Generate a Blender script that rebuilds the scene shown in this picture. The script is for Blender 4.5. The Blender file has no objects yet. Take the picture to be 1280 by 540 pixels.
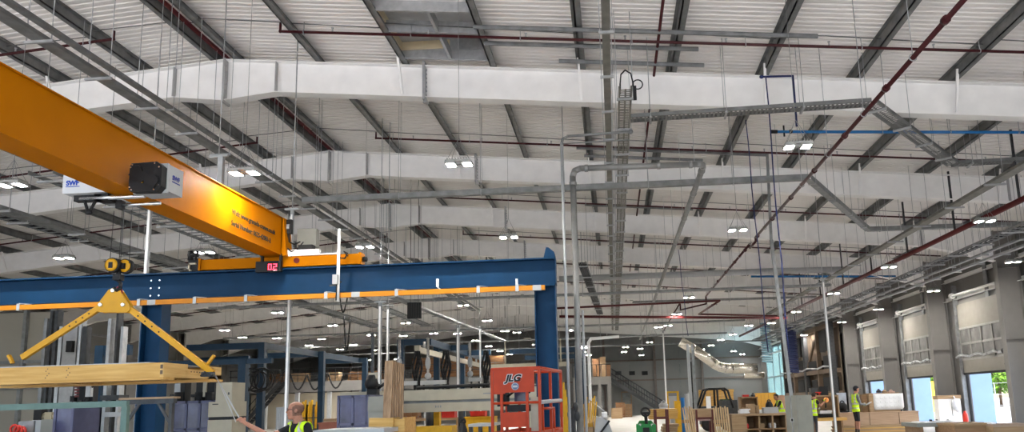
import bpy, math, random
from mathutils import Vector, Matrix
random.seed(7)
SC = bpy.context.scene
COL = SC.collection
V = Vector
# ---------------------------------------------------------------- camera model
YAW, PIT, ROL, F, PX, PY, H = .0535, -.1698, -.0302, 962.25, 710.25, 337.5, 1.5
def _rot(y, p, r):
    cy, sy, cp, sp, cr, sr = math.cos(y), math.sin(y), math.cos(p), math.sin(p), math.cos(r), math.sin(r)
    B = Matrix(((1,0,0),(0,0,-1),(0,1,0)))
    return Matrix(((cr,-sr,0),(sr,cr,0),(0,0,1))) @ Matrix(((1,0,0),(0,cp,-sp),(0,sp,cp))) @ B @ Matrix(((cy,sy,0),(-sy,cy,0),(0,0,1)))
RC = _rot(YAW, PIT, ROL)
def ray(x, y): return RC.transposed() @ V(((x-PX)/F, (y-PY)/F, 1.0))
def aY(x, y, Y): v = ray(x, y); return v*(Y/v.y) + V((0,0,H))
def aX(x, y, X): v = ray(x, y); return v*(X/v.x) + V((0,0,H))
def aZ(x, y, Z): v = ray(x, y); return v*((Z-H)/v.z) + V((0,0,H))
cd = bpy.data.cameras.new('camera'); cam = bpy.data.objects.new('camera', cd); COL.objects.link(cam)
rt = RC.transposed()
cam.matrix_world = Matrix(((rt[0][0],-rt[0][1],-rt[0][2],0),(rt[1][0],-rt[1][1],-rt[1][2],0),(rt[2][0],-rt[2][1],-rt[2][2],H),(0,0,0,1)))
cd.sensor_fit = 'HORIZONTAL'; cd.sensor_width = 36; cd.lens = F/1280*36
cd.shift_x = -(PX-640)/1280; cd.shift_y = (PY-270)/1280
cd.clip_start = .05; cd.clip_end = 600
SC.camera = cam
# ---------------------------------------------------------------- materials
MATS = {}
def mat(name, rgb, rough=.55, metal=0., var=.12, scale=6., bump=0., emit=None, alpha=1., trans=0., stretch=None, spec=.28):
    if name in MATS: return MATS[name]
    m = bpy.data.materials.new(name); m.use_nodes = True
    nt = m.node_tree; n = nt.nodes; l = nt.links; b = n['Principled BSDF']
    b.inputs['Roughness'].default_value = rough; b.inputs['Metallic'].default_value = metal
    b.inputs['Specular IOR Level'].default_value = spec
    tc = n.new('ShaderNodeTexCoord'); mp = n.new('ShaderNodeMapping'); nz = n.new('ShaderNodeTexNoise')
    l.new(tc.outputs['Object'], mp.inputs['Vector']); l.new(mp.outputs['Vector'], nz.inputs['Vector'])
    if stretch: mp.inputs['Scale'].default_value = stretch
    nz.inputs['Scale'].default_value = scale; nz.inputs['Detail'].default_value = 5
    rp = n.new('ShaderNodeValToRGB'); rp.color_ramp.elements[0].position = .3; rp.color_ramp.elements[1].position = .7
    rp.color_ramp.elements[0].color = (*[c*(1-var) for c in rgb], 1); rp.color_ramp.elements[1].color = (*[min(1, c*(1+var)) for c in rgb], 1)
    l.new(nz.outputs['Fac'], rp.inputs['Fac']); l.new(rp.outputs['Color'], b.inputs['Base Color'])
    if bump:
        bp = n.new('ShaderNodeBump'); bp.inputs['Strength'].default_value = bump; bp.inputs['Distance'].default_value = .02
        l.new(nz.outputs['Fac'], bp.inputs['Height']); l.new(bp.outputs['Normal'], b.inputs['Normal'])
    if emit:
        b.inputs['Emission Color'].default_value = (*emit[:3], 1); b.inputs['Emission Strength'].default_value = emit[3]
    if trans: b.inputs['Transmission Weight'].default_value = trans
    if alpha < 1: b.inputs['Alpha'].default_value = alpha
    MATS[name] = m; return m
def wood(name, c1, c2, axis='X', scale=1., rough=.6):
    if name in MATS: return MATS[name]
    st = {'X': (1.2,16,16), 'Y': (16,1.2,16), 'Z': (16,16,1.2)}[axis]
    m = mat(name, c1, rough, 0, 0., 1.5*scale, .15, stretch=st)
    rp = [x for x in m.node_tree.nodes if x.type == 'VALTORGB'][0]
    rp.color_ramp.elements[0].color = (*c1, 1); rp.color_ramp.elements[1].color = (*c2, 1)
    return m
WHT = mat('white_painted_steel', (.90,.89,.875), .45, 0, .04, 3)
ROOF = mat('liner_sheet', (.85,.825,.80), .5, 0, .05, .6)
COLM = mat('column_grey_paint', (.18,.172,.162), .5, 0, .04, 3)
GALV = mat('galvanised_steel', (.22,.228,.232), .5, .35, .22, 5)
GALD = mat('galvanised_purlin', (.17,.175,.175), .55, .3, .25, 4)
GALL = mat('bright_galvanised', (.40,.41,.42), .4, .4, .15, 8)
STL = mat('stainless_pipe', (.25,.25,.245), .42, .35, .1, 6)
RED = mat('red_sprinkler_paint', (.052,.008,.010), .4, 0, .15, 8)
REDM = mat('red_oxide_pipe', (.085,.012,.012), .4, 0, .15, 8)
ORG = mat('crane_orange', (.42,.138,.0002), .5, 0, .05, 2, spec=.03)
YEL = mat('lifting_yellow', (.55,.27,.003), .42, 0, .08, 6)
RAILY = mat('rail_yellow_orange', (.52,.19,.002), .42, 0, .06, 6)
BLU = mat('gantry_blue', (.006,.034,.085), .5, 0, .1, 3, spec=.1)
BLUD = mat('crane_blue', (.006,.026,.055), .5, 0, .12, 4)
STF = mat('stiffener_grey', (.42,.42,.42), .5, .1, .1, 5)
BLK = mat('black_plastic', (.011,.011,.012), .6, 0, .2, 10)
DRK = mat('dark_steel', (.05,.052,.055), .5, .3, .25, 8)
CHR = mat('chrome_bar', (.75,.76,.77), .2, .9, .05, 8)
LGT = mat('light_grey_paint', (.36,.37,.38), .4, 0, .05, 6)
CRM = mat('cream_machine_paint', (.38,.345,.265), .45, 0, .06, 4)
CAB = mat('cabinet_grey_green', (.22,.22,.195), .5, 0, .07, 4)
LIL = mat('lilac_blue_panel', (.048,.052,.115), .25, 0, .55, 2.2, spec=.5)
GRN = mat('green_painted_steel', (.10,.16,.135), .55, 0, .15, 6)
GRNM = mat('green_machine', (.01,.16,.035), .4, 0, .15, 6)
JLO = mat('lift_orange', (.36,.032,.004), .5, 0, .1, 6)
CONC = mat('concrete_floor', (.46,.44,.405), .45, 0, .14, 1.2, .03)
CARD = mat('cardboard', (.33,.22,.125), .8, 0, .12, 7)
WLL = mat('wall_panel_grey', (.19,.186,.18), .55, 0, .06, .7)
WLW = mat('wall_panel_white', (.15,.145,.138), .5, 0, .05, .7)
BLUP = mat('blue_air_pipe', (.012,.13,.36), .4, 0, .1, 8)
BLUH = mat('blue_air_hose', (.015,.025,.10), .45, 0, .2, 8)
WIRE = mat('suspension_wire', (.33,.33,.33), .5, .4, .1, 8)
SKIN = mat('skin', (.36,.165,.105), .5, 0, .12, 30)
TEE = mat('black_cotton', (.012,.012,.014), .85, 0, .3, 20)
HIV = mat('hi_vis_yellow', (.55,.80,.015), .6, 0, .1, 15)
REFL = mat('reflective_tape', (.42,.42,.36), .4, .3, .1, 20)
PAPER = mat('white_paper', (.75,.75,.76), .7, 0, .05, 6)
REDP = mat('red_plastic', (.5,.03,.02), .4, 0, .15, 8)
PINE = wood('pine_board', (.44,.24,.055), (.60,.37,.12), 'X')
PINEY = wood('pine_board_depth', (.46,.27,.08), (.62,.41,.16), 'Y')
PINEZ = wood('pine_board_upright', (.17,.10,.05), (.40,.26,.15), 'Z')
PLY = wood('birch_plywood', (.27,.175,.095), (.36,.245,.14), 'X')
OAK = wood('brown_plywood', (.20,.115,.055), (.28,.17,.09), 'X')
COP = wood('brown_timber_pack', (.13,.06,.025), (.24,.12,.05), 'X')
DKW = wood('dark_timber_panel', (.085,.055,.035), (.16,.11,.07), 'Z')
YELB = mat('yellow_board', (.55,.30,.01), .55, 0, .1, 8)
SKYW = mat('pale_blue_cladding', (.27,.40,.62), .5, 0, .04, 2)
LED = mat('led_panel', (.9,.9,.9), .4, 0, 0, 3, emit=(1,.96,.90,450))
LEDT = mat('led_tube', (.9,.9,.9), .4, 0, 0, 3, emit=(1,.97,.92,14))
LEDR = mat('red_led_digits', (.5,.01,.01), .4, 0, 0, 3, emit=(1,.03,.06,5))
# ---------------------------------------------------------------- mesh builder
class MB:
    def __init__(s): s.v=[]; s.f=[]; s.s=[]; s.m=[]; s.cm=0
    def add(s, vs, fs, sm=False):
        b=len(s.v); s.v += [V(p) for p in vs]
        for f in fs: s.f.append([b+i for i in f]); s.s.append(sm); s.m.append(s.cm)
        return s
    def hexa(s, p): return s.add(p, [(0,3,2,1),(4,5,6,7),(0,1,5,4),(1,2,6,5),(2,3,7,6),(3,0,4,7)])
    def box(s, x0,y0,z0,x1,y1,z1):
        return s.hexa([(x0,y0,z0),(x1,y0,z0),(x1,y1,z0),(x0,y1,z0),(x0,y0,z1),(x1,y0,z1),(x1,y1,z1),(x0,y1,z1)])
    def cbox(s, c, sx, sy, sz, rz=0., M=None):
        R = M or Matrix.Rotation(rz,3,'Z'); c=V(c)
        return s.hexa([c+R@V((a*sx/2,b*sy/2,d*sz/2)) for d in (-1,1) for a,b in ((-1,-1),(1,-1),(1,1),(-1,1))])
    def bar(s, a, b, w, h, up=(0,0,1)):
        a=V(a); b=V(b); d=(b-a).normalized(); up=V(up)
        if abs(d.dot(up))>.99: up=V((0,1,0))
        x=d.cross(up).normalized(); y=x.cross(d)
        return s.hexa([p+x*(i*w/2)+y*(j*h/2) for p in (a,b) for i,j in ((-1,-1),(1,-1),(1,1),(-1,1))])
    def tube(s, a, b, r, n=10, r2=None):
        a=V(a); b=V(b); d=(b-a).normalized(); u=V((0,0,1)) if abs(d.z)<.9 else V((1,0,0))
        x=d.cross(u).normalized(); y=x.cross(d); r2 = r if r2 is None else r2
        vs=[p+(x*math.cos(6.28318*i/n)+y*math.sin(6.28318*i/n))*q for p,q in ((a,r),(b,r2)) for i in range(n)]
        k=len(s.v); s.add(vs, [(i,n+i,n+(i+1)%n,(i+1)%n) for i in range(n)], True)
        s.f.append([k+i for i in range(n)]); s.s.append(False); s.m.append(s.cm)
        s.f.append([k+n+i for i in reversed(range(n))]); s.s.append(False); s.m.append(s.cm)
        return s
    def ell(s, c, rx, ry, rz, n=12, m=8, M=None):
        c=V(c); M=M or Matrix.Identity(3)
        vs=[c+M@V((0,0,-rz))]
        for j in range(1,m):
            t=math.pi*j/m
            vs += [c+M@V((rx*math.sin(t)*math.cos(6.28318*i/n), ry*math.sin(t)*math.sin(6.28318*i/n), -rz*math.cos(t))) for i in range(n)]
        vs.append(c+M@V((0,0,rz))); e=len(vs)-1
        fs=[(0,1+(i+1)%n,1+i) for i in range(n)]
        for j in range(m-2):
            o=1+j*n; fs += [(o+i,o+(i+1)%n,o+n+(i+1)%n,o+n+i) for i in range(n)]
        o=1+(m-2)*n; fs += [(o+i,o+(i+1)%n,e) for i in range(n)]
        return s.add(vs, fs, True)
    def path(s, pts, r, n=8):
        pts=[V(p) for p in pts]
        for a,b in zip(pts, pts[1:]): s.tube(a,b,r,n)
        for p in pts[1:-1]: s.ell(p,r*1.02,r*1.02,r*1.02,n,6)
        return s
    def prism(s, pts, th):
        pts=[V(p) for p in pts]; th=V(th); n=len(pts)
        nrm=V((0,0,0))
        for i in range(n): nrm += pts[i].cross(pts[(i+1)%n])
        if nrm.dot(th) > 0: pts=pts[::-1]
        vs=pts+[p+th for p in pts]
        return s.add(vs, [tuple(range(n)), tuple(range(2*n-1,n-1,-1))]+[(i,n+i,n+(i+1)%n,(i+1)%n) for i in range(n)])
    def lathe(s, c, axis, prof, n=16):
        c=V(c); d=V(axis).normalized(); u=V((0,0,1)) if abs(d.z)<.9 else V((1,0,0)); x=d.cross(u).normalized(); y=x.cross(d)
        vs=[c+d*t+(x*math.cos(6.28318*i/n)+y*math.sin(6.28318*i/n))*max(r,1e-4) for r,t in prof for i in range(n)]
        fs=[(j*n+i,(j+1)*n+i,(j+1)*n+(i+1)%n,j*n+(i+1)%n) for j in range(len(prof)-1) for i in range(n)]
        s.add(vs, fs, True); k=len(s.v)-len(vs)
        s.f.append([k+i for i in range(n)]); s.f.append([k+(len(prof)-1)*n+i for i in reversed(range(n))]); s.s += [False]*2; s.m += [s.cm]*2
        return s
    def torus(s, c, R, r, M=None, n=20, k=6):
        c=V(c); M=M or Matrix.Identity(3)
        vs=[c+M@V(((R+r*math.cos(6.28318*j/k))*math.cos(6.28318*i/n),(R+r*math.cos(6.28318*j/k))*math.sin(6.28318*i/n),r*math.sin(6.28318*j/k))) for i in range(n) for j in range(k)]
        return s.add(vs, [(i*k+j,((i+1)%n)*k+j,((i+1)%n)*k+(j+1)%k,i*k+(j+1)%k) for i in range(n) for j in range(k)], True)
    def build(s, name, m, parent=None, label=None, kind=None, cat=None, group=None):
        me=bpy.data.meshes.new(name); o=bpy.data.objects.new(name, me); COL.objects.link(o)
        off=V((0,0,0)); q=parent
        while q is not None: off += q.location; q=q.parent
        if parent is None and cat:      # a thing of one mesh: origin at its base centre
            lo=[min(p[i] for p in s.v) for i in range(3)]; hi=[max(p[i] for p in s.v) for i in range(3)]
            off=V(((lo[0]+hi[0])/2,(lo[1]+hi[1])/2,lo[2])); o.location=off
        me.from_pydata([p-off for p in s.v], [], s.f)
        for mm in (m if isinstance(m,(list,tuple)) else [m]): me.materials.append(mm)
        me.polygons.foreach_set('use_smooth', s.s); me.polygons.foreach_set('material_index', s.m)
        me.update()
        o.parent=parent
        if label: o['label']=label
        if kind: o['kind']=kind
        if cat: o['category']=cat
        if group: o['group']=group
        return o
def thing(name, label, cat, loc, group=None):
    o=bpy.data.objects.new(name,None); COL.objects.link(o); o.location=V(loc); o.empty_display_size=.2
    o['label']=label; o['category']=cat
    if group: o['group']=group
    return o
def copy_tree(root, loc, label=None, group=None):
    r=root.copy(); COL.objects.link(r); r.location=V(loc)
    if label: r['label']=label
    if group: r['group']=group
    for ch in list(root.children):
        c=ch.copy(); COL.objects.link(c); c.parent=r
        for g in ch.children:
            d=g.copy(); COL.objects.link(d); d.parent=c
    return r
def struct(name, mb, m, parent=None): return mb.build(name, m, parent, kind=None if parent else 'structure')
def text(body, size, M, name, m, parent, bold=0., ext=.002, sx=1., align='LEFT'):
    cu=bpy.data.curves.new(name,'FONT'); cu.body=body; cu.size=size; cu.extrude=ext; cu.offset=bold; cu.align_x=align
    t=bpy.data.objects.new(name,cu); COL.objects.link(t); bpy.context.view_layer.update()
    me=bpy.data.meshes.new_from_object(t.evaluated_get(bpy.context.evaluated_depsgraph_get()))
    bpy.data.objects.remove(t)
    off=V((0,0,0)); q=parent
    while q is not None: off += q.location; q=q.parent
    me.transform(Matrix.Translation(-off) @ M @ Matrix.Diagonal((sx,1,1,1)))
    o=bpy.data.objects.new(name,me); COL.objects.link(o); o.parent=parent; me.materials.clear(); me.materials.append(m); return o
def frame_m(o, x, y):     # 4x4 with text axes x (reading direction) and y (up)
    x=V(x).normalized(); y=V(y); y=(y-x*y.dot(x)).normalized(); z=x.cross(y)
    return Matrix(((x.x,y.x,z.x,o[0]),(x.y,y.y,z.y,o[1]),(x.z,y.z,z.z,o[2]),(0,0,0,1)))
# ---------------------------------------------------------------- building constants
XA, ZA, SL = -8.61, 9.5, .0888
D0, S, XC = 16.26, 6.577, 14.5
XW, XWL = 15.42, -32.6
YFAR = D0+10*S-.3
def zt(x): return ZA-SL*abs(x-XA)
def fy(k): return D0+k*S
# ================================================================ SETTING
mb=MB(); mb.box(-34,-12,-.2,XW,YFAR+.3,0); struct('floor',mb,CONC)
# roof liner sheet: trapezoid ribs running down both slopes
prof=[]; y=-6.
while y<YFAR+.5:
    prof += [(y,0),(y+.09,0),(y+.105,.022),(y+.15,.022),(y+.165,0)]; y+=.165*1.0
def roof_part(mb, xa, xb, y0, y1):
    p=[(max(y0,min(y1,a)),b) for a,b in prof if y0-.2<a<y1+.2]
    vs=[]
    for a,b in p: vs += [(xa,a,zt(xa)+.23+b),(xb,a,zt(xb)+.23+b)]
    mb.add(vs,[(2*i,2*i+1,2*i+3,2*i+2) for i in range(len(p)-1)])
mb=MB()
HX0,HX1,HY0,HY1=-4.42,-2.42,13.72,15.85      # hatch opening in the right slope
roof_part(mb,XWL,XA,-6,YFAR); roof_part(mb,XA,HX0,-6,YFAR); roof_part(mb,HX1,XW,-6,YFAR-15); 
roof_part(mb,HX0,HX1,-6,HY0); roof_part(mb,HX0,HX1,HY1,YFAR); roof_part(mb,HX1,10.5,YFAR-15,YFAR); roof_part(mb,14.2,XW,YFAR-15,YFAR)
struct('ceiling',mb,ROOF)
# weatherproof outer roof skin
mb=MB()
for xa,xb,y0,y1 in ((XWL-.3,XA,-6,YFAR),(XA,HX0,-6,YFAR),(HX1,XW+.4,-6,YFAR-15),(HX0,HX1,-6,HY0),(HX0,HX1,HY1,YFAR),(HX1,10.5,YFAR-15,YFAR),(14.2,XW+.4,YFAR-15,YFAR)):
    mb.hexa([(xa,y0,zt(xa)+.33),(xb,y0,zt(xb)+.33),(xb,y1,zt(xb)+.33),(xa,y1,zt(xa)+.33),(xa,y0,zt(xa)+.4),(xb,y0,zt(xb)+.4),(xb,y1,zt(xb)+.4),(xa,y1,zt(xa)+.4)])
struct('roof',mb,GALD)
# translucent rooflights at the far right end
RL=mat('translucent_rooflight',(.55,.75,.78),.4,0,.05,3,trans=.6)
mb=MB(); mb.hexa([(10.5,YFAR-15,zt(10.5)+.25),(14.2,YFAR-15,zt(14.2)+.25),(14.2,YFAR,zt(14.2)+.25),(10.5,YFAR,zt(10.5)+.25),(10.5,YFAR-15,zt(10.5)+.26),(14.2,YFAR-15,zt(14.2)+.26),(14.2,YFAR,zt(14.2)+.26),(10.5,YFAR,zt(10.5)+.26)])
struct('window_9',mb,RL)
# purlins along the hall
pur=[XA-.22,XA+.22]+[XA+2.15+2.0*i for i in range(11)]+[XA-2.0-1.95*i for i in range(12)]
for x in pur:
    z=zt(x); mb=MB(); sgn=1 if x>XA else -1
    mb.box(x-.015,-6,z+.004,x+.015,YFAR,z+.225)
    mb.box(x-.015,-6,z+.004,x+.115*sgn,YFAR,z+.018) if sgn>0 else mb.box(x-.115,-6,z+.004,x+.015,YFAR,z+.018)
    mb.box(x-.085,-6,z+.21,x+.015,YFAR,z+.226) if sgn>0 else mb.box(x-.015,-6,z+.21,x+.085,YFAR,z+.226)
    mb.bar((x+.115*sgn,-6,z+.03),(x+.115*sgn,YFAR,z+.03),.012,.05)
    for k in range(-2,11):                # sleeves over each frame
        mb.box(x-.022,fy(k)-.55,z+.02,x+.022,fy(k)+.55,z+.2)
    struct('purlin',mb,GALD)
# anti-sag rods between purlins
ps=sorted(pur)
for k in range(0,10):
    mb=MB()
    for i,(a,b) in enumerate(zip(ps,ps[1:])):
        yy=fy(k)-1.7-(.12 if i%2 else 0); mb.tube((a,yy,zt(a)+.13),(b,yy+.1,zt(b)+.13),.011,6)
    struct('sag_rod',mb,GALD)
# portal frames
def rdepth(x):
    d=abs(x-XA)
    if d<1.2: return 1.0-.24*d/1.2+ .0
    e=(XC+.4-XA)-d
    if e<2.6: return .76+.55*(1-e/2.6)
    return .76
FW=.14
xs=[XA+t for t in (-23.5,-22.3,-21,-12,-6,-1.2,0,1.2,4.5,8,12,20.5,22,23.1)]
for k in range(0,11):
    Y=fy(k); mb=MB()
    top=[V((x,Y,zt(x))) for x in xs]; bot=[V((x,Y,zt(x)-rdepth(x))) for x in xs]
    for i in range(len(xs)-1):
        mb.hexa([bot[i]+V((0,-.008,0)),bot[i+1]+V((0,-.008,0)),bot[i+1]+V((0,.008,0)),bot[i]+V((0,.008,0)),top[i]+V((0,-.008,0)),top[i+1]+V((0,-.008,0)),top[i+1]+V((0,.008,0)),top[i]+V((0,.008,0))])
        for P in (top,bot):
            a,b=P[i],P[i+1]; t=-.02 if P is top else .02
            lo,hi=(t,0) if t<0 else (0,t)
            mb.hexa([a+V((0,-FW,lo)),b+V((0,-FW,lo)),b+V((0,FW,lo)),a+V((0,FW,lo)),a+V((0,-FW,hi)),b+V((0,-FW,hi)),b+V((0,FW,hi)),a+V((0,FW,hi))])
    R=struct('rafter',mb,WHT)
    mb=MB()
    for x in (XA-1.2,XA+1.2,XA+20.5):
        mb.box(x-.008,Y-FW,zt(x)-rdepth(x)+.02,x+.008,Y+FW,zt(x)-.02)
    struct('stiffener',mb,STF,R)
    mb=MB(); mb.box(XA-.025,Y-FW-.02,zt(XA)-1.05,XA+.025,Y+FW+.02,zt(XA)+.02)
    for z in range(6):
        for sy in (-1,): mb.lathe((XA+.026,Y-FW+.05,ZA-.15-.15*z),(1,0,0),[(.018,0),(.018,.02)],6)
    struct('apex_plate',mb,STF,R)
    xx=-3.98; mb=MB(); mb.box(xx-.03,Y-FW-.03,zt(xx)-.82,xx+.03,Y+FW+.03,zt(xx)+.08)
    mb.prism([(xx+.05,Y-FW,zt(xx)-.76),(xx-.02,Y-FW-.02,zt(xx)-.9),(xx+.1,Y-FW-.02,zt(xx)-.9)],(0,.1,0))
    for z in range(7): mb.lathe((xx+.031,Y-.08,zt(xx)-.1-.1*z),(1,0,0),[(.022,0),(.022,.025)],6)
    struct('splice_plate',mb,GALL,R)
    mb=MB()
    for i in range(2,11,2):               # fly braces from bottom flange up to purlins
        for x in (XA+2.15+2*i-2, XA-2.0-1.95*i+1.95):
            if XWL+2<x<XC-1: mb.bar((x,Y-FW-.03,zt(x)-.72),(x-.03,Y-.5,zt(x)+.12),.05,.05,(1,0,0))
    struct('fly_brace',mb,WHT,R)
    # columns
    for side in (1,-1):
        if side>0 and k in (6,7,8,9): continue
        xi=XC if side>0 else 2*XA-XC; xo=XW-.12 if side>0 else XWL+.3
        mb=MB(); zc=zt(xi)-.05
        mb.box(min(xi,xo),Y-.008,.03,max(xi,xo),Y+.008,zc)
        for x in (xi,xo): mb.box(x-.014,Y-.16,.03,x+.014,Y+.16,zc if x==xi else zt(xo)-.02)
        mb.box(min(xi,xo)-.08,Y-.22,0,max(xi,xo)+.05,Y+.22,.03)
        C=struct('column',mb,COLM)
        mb=MB()
        for z in (5.98,3.32): mb.box(min(xi,xo)+.015,Y-.14,z-.008,max(xi,xo)-.015,Y+.14,z+.008)
        struct('stiffener',mb,COLM,C)
# walls -----------------------------------------------------------
def wall_x(name, x, y0, y1, ztop, holes, m, th=.12):
    """wall in a plane x=const with rectangular holes (ya,yb,za,zb); horizontal ribs are real steps"""
    mb=MB(); hs=sorted(holes); c=y0
    for ya,yb,za,zb in hs:
        if ya>c: mb.box(x,c,0,x+th,ya,ztop)
        if za>0: mb.box(x,ya,0,x+th,yb,za)
        if zb<ztop: mb.box(x,ya,zb,x+th,yb,ztop)
        c=yb
    mb.box(x,c,0,x+th,y1,ztop)
    return struct(name,mb,m)
DW=4.9; doors=[(fy(k)+.55,fy(k)+.55+DW) for k in (0,1,2,3,4)]
DTOP=5.2
WY0,WY1=66.6,78.6
holes=[(a,b,0,DTOP) for a,b in doors]+[(WY0,WY1,.5,6.2)]
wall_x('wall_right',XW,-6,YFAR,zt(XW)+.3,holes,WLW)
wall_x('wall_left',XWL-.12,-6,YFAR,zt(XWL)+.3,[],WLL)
# side rails on the walls
mb=MB()
for z in (5.55,6.4):
    mb.box(XW-.2,fy(-1),z-.09,XW-.02,YFAR,z-.075); mb.box(XW-.04,fy(-1),z-.09,XW-.02,YFAR,z+.09)
struct('trim_1',mb,WHT)
# cream partition at the far left
mb=MB(); mb.box(XWL,26,0,-19.6,26.12,2.55); mb.box(XWL,26.02,2.55,-19.6,26.1,5.2)
PT=struct('wall_partition',mb,mat('cream_partition',(.30,.28,.24),.5,0,.05,1))
mb=MB()
for z in (.9,2.5,3.4): mb.box(XWL,25.9,z,-19.5,26,z+.1)
for x in (-19.62,-20.6,-22): mb.box(x-.06,25.86,0,x+.06,26,5.3)
struct('rail',mb,GALV,PT)
mb=MB()
for z in (1.2,2.6,4.0,5.4,6.6): mb.box(XWL,-6,z-.1,XWL+.14,YFAR,z+.02)
struct('trim_2',mb,GALV)
mb=MB(); mb.box(XWL,YFAR,0,XW+.1,YFAR+.15,3.35)
mb.box(XWL,YFAR,3.35,XW+.1,YFAR+.12,zt(XW)+.25)
mb.prism([(XWL,YFAR,zt(XW)+.25),(XW,YFAR,zt(XW)+.25),(XA,YFAR,ZA+.25),(XWL,YFAR,zt(XWL)+.25)],(0,.12,0))
struct('wall_far',mb,WLL)
mb=MB()
for z in (3.55,5.6): mb.box(XWL,YFAR-.22,z-.1,XW,YFAR-.02,z+.06)
for x in (-28,-21,-14.5,-7.5,-.9,4.4,9.3): mb.box(x-.12,YFAR-.3,0,x+.12,YFAR-.02,zt(x)-.5)
struct('trim_3',mb,mat('brown_grey_rail',(.15,.12,.105),.6,0,.1,4))
mb=MB(); 
for x in (-11.5,-4.2,1.8,7): mb.box(x-.03,YFAR-.06,0,x+.03,YFAR-.005,zt(x)-.6)
struct('trim_4',mb,GALD)
# sectional doors, raised a little over two metres
GLZ=mat('frosted_door_glazing',(.13,.127,.12),.35,0,.35,2.2,spec=.6)
ALU=mat('door_aluminium',(.30,.295,.275),.4,.2,.08,6)
DPN=mat('door_panel_cream',(.24,.225,.195),.5,0,.05,4)
for i,(a,b) in enumerate(doors):
    zb=2.15 if i!=1 else 3.6; x=XW-.06
    mb=MB()
    mb.box(x-.05,a,zb+.09,x,b,zb+.62); mb.box(x-.05,a,zb+2.02,x,b,max(DTOP+.02,zb+2.1))
    for z in (zb+.36,zb+2.4): mb.box(x-.053,a,z-.006,x-.05,b,z+.006)
    D=struct('door_%d'%(i+1),mb,DPN)
    mb=MB()
    for j in range(6):
        y=a+(b-a)*j/5; w=.035 if 0<j<5 else .05
        mb.box(x-.07,max(a,y-w),zb+.62,x+.01,min(b,y+w),zb+2.02)
    for z in (zb+.66,zb+1.33,zb+2.0): mb.box(x-.07,a,z-.045,x+.01,b,z+.045)
    struct('glazing_frame',mb,ALU,D)
    mb=MB()
    for j in range(5):
        for z0,z1 in ((zb+.705,zb+1.285),(zb+1.375,zb+1.955)):
            ya=a+(b-a)*j/5+.035; yb=a+(b-a)*(j+1)/5-.035; vs=[]; n=6
            for q in range(n+1):
                for r in range(n+1): vs.append((x-.03+.022*math.sin(q*2.1+j*1.7+r)*(.4+.6*math.sin(r*.9+j)),ya+(yb-ya)*q/n,z0+(z1-z0)*r/n))
            mb.add(vs,[(q*(n+1)+r,(q+1)*(n+1)+r,(q+1)*(n+1)+r+1,q*(n+1)+r+1) for q in range(n) for r in range(n)],True)
    struct('pane',mb,GLZ,D)
    mb=MB(); mb.box(x-.07,a-.02,zb,x+.02,b+.02,zb+.09); struct('bottom_seal',mb,BLK,D)
    mb=MB()
    for y in (a-.06,b+.06): mb.box(x-.16,y-.045,0,x+.04,y+.045,DTOP+.9)
    struct('track',mb,GALV,D)
    mb=MB()
    for y in (a+.06,b-.03): mb.box(x+.02,y-.03,0,x+.1,y+.03,zb)
    struct('jamb_seal',mb,BLK,D)
    mb=MB(); mb.tube((x-.22,a-.1,DTOP+.42),(x-.22,b+.1,DTOP+.42),.055,10)
    mb.tube((x-.22,a-.02,DTOP+.42),(x-.22,a+.12,DTOP+.42),.13,12); mb.tube((x-.22,b-.12,DTOP+.42),(x-.22,b+.02,DTOP+.42),.13,12)
    struct('shaft',mb,WHT,D)
    mb=MB(); mb.box(x-.06,a+1.9,DTOP+.02,x-.01,a+2.15,zt(XW)-.1); struct('post',mb,GALV,D)
    # bright cladding return outside the far jamb
    mb=MB(); mb.box(XW+.13,b+.06,-.3,XW+1.05,b+.16,3.2)
    struct('trim_%d'%(10+i),mb,SKYW)
# glazed cladding at far right
CYAN=mat('cyan_cladding_glass',(.62,.90,.92),.25,0,.05,1,trans=.75)
mb=MB()
for j in range(5):
    y=WY0+(WY1-WY0)*j/4; mb.box(XW-.06,y-.06,.5,XW+.1,y+.06,6.2)
for z in (.55,3.3,6.15): mb.box(XW-.06,WY0,z-.06,XW+.1,WY1,z+.06)
W=struct('window_1',mb,mat('window_frame_grey',(.25,.3,.32),.5))
mb=MB(); mb.box(XW+.01,WY0,.55,XW+.02,WY1,6.15); struct('pane',mb,CYAN,W)
# second narrow window beside the silver duct
# roof hatch
HB=mat('hatch_cream_board',(.62,.53,.36),.6,0,.06,3)
mb=MB(); z0=zt((HX0+HX1)/2); zz=lambda x: zt(x)+.02
for y in (HY0,HY1): mb.hexa([(HX0,y-.03,zz(HX0)),(HX1,y-.03,zz(HX1)),(HX1,y+.03,zz(HX1)),(HX0,y+.03,zz(HX0)),(HX0,y-.03,zz(HX0)+.3),(HX1,y-.03,zz(HX1)+.3),(HX1,y+.03,zz(HX1)+.3),(HX0,y+.03,zz(HX0)+.3)])
mb.hexa([(HX0,HY0+.85,zz(HX0)),(HX1,HY0+.85,zz(HX1)),(HX1,HY0+.9,zz(HX1)),(HX0,HY0+.9,zz(HX0)),(HX0,HY0+.85,zz(HX0)+.25),(HX1,HY0+.85,zz(HX1)+.25),(HX1,HY0+.9,zz(HX1)+.25),(HX0,HY0+.9,zz(HX0)+.25)])
mb.hexa([(-3.35,HY0,zz(-3.35)),(-3.29,HY0,zz(-3.29)),(-3.29,HY1,zz(-3.29)),(-3.35,HY1,zz(-3.35)),(-3.35,HY0,zz(-3.35)+.22),(-3.29,HY0,zz(-3.29)+.22),(-3.29,HY1,zz(-3.29)+.22),(-3.35,HY1,zz(-3.35)+.22)])
HT=struct('trim_20',mb,GALL)
mb=MB(); mb.box(HX0-.05,HY0-.05,z0+.46,HX1+.05,HY1+.05,z0+.5)
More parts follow.
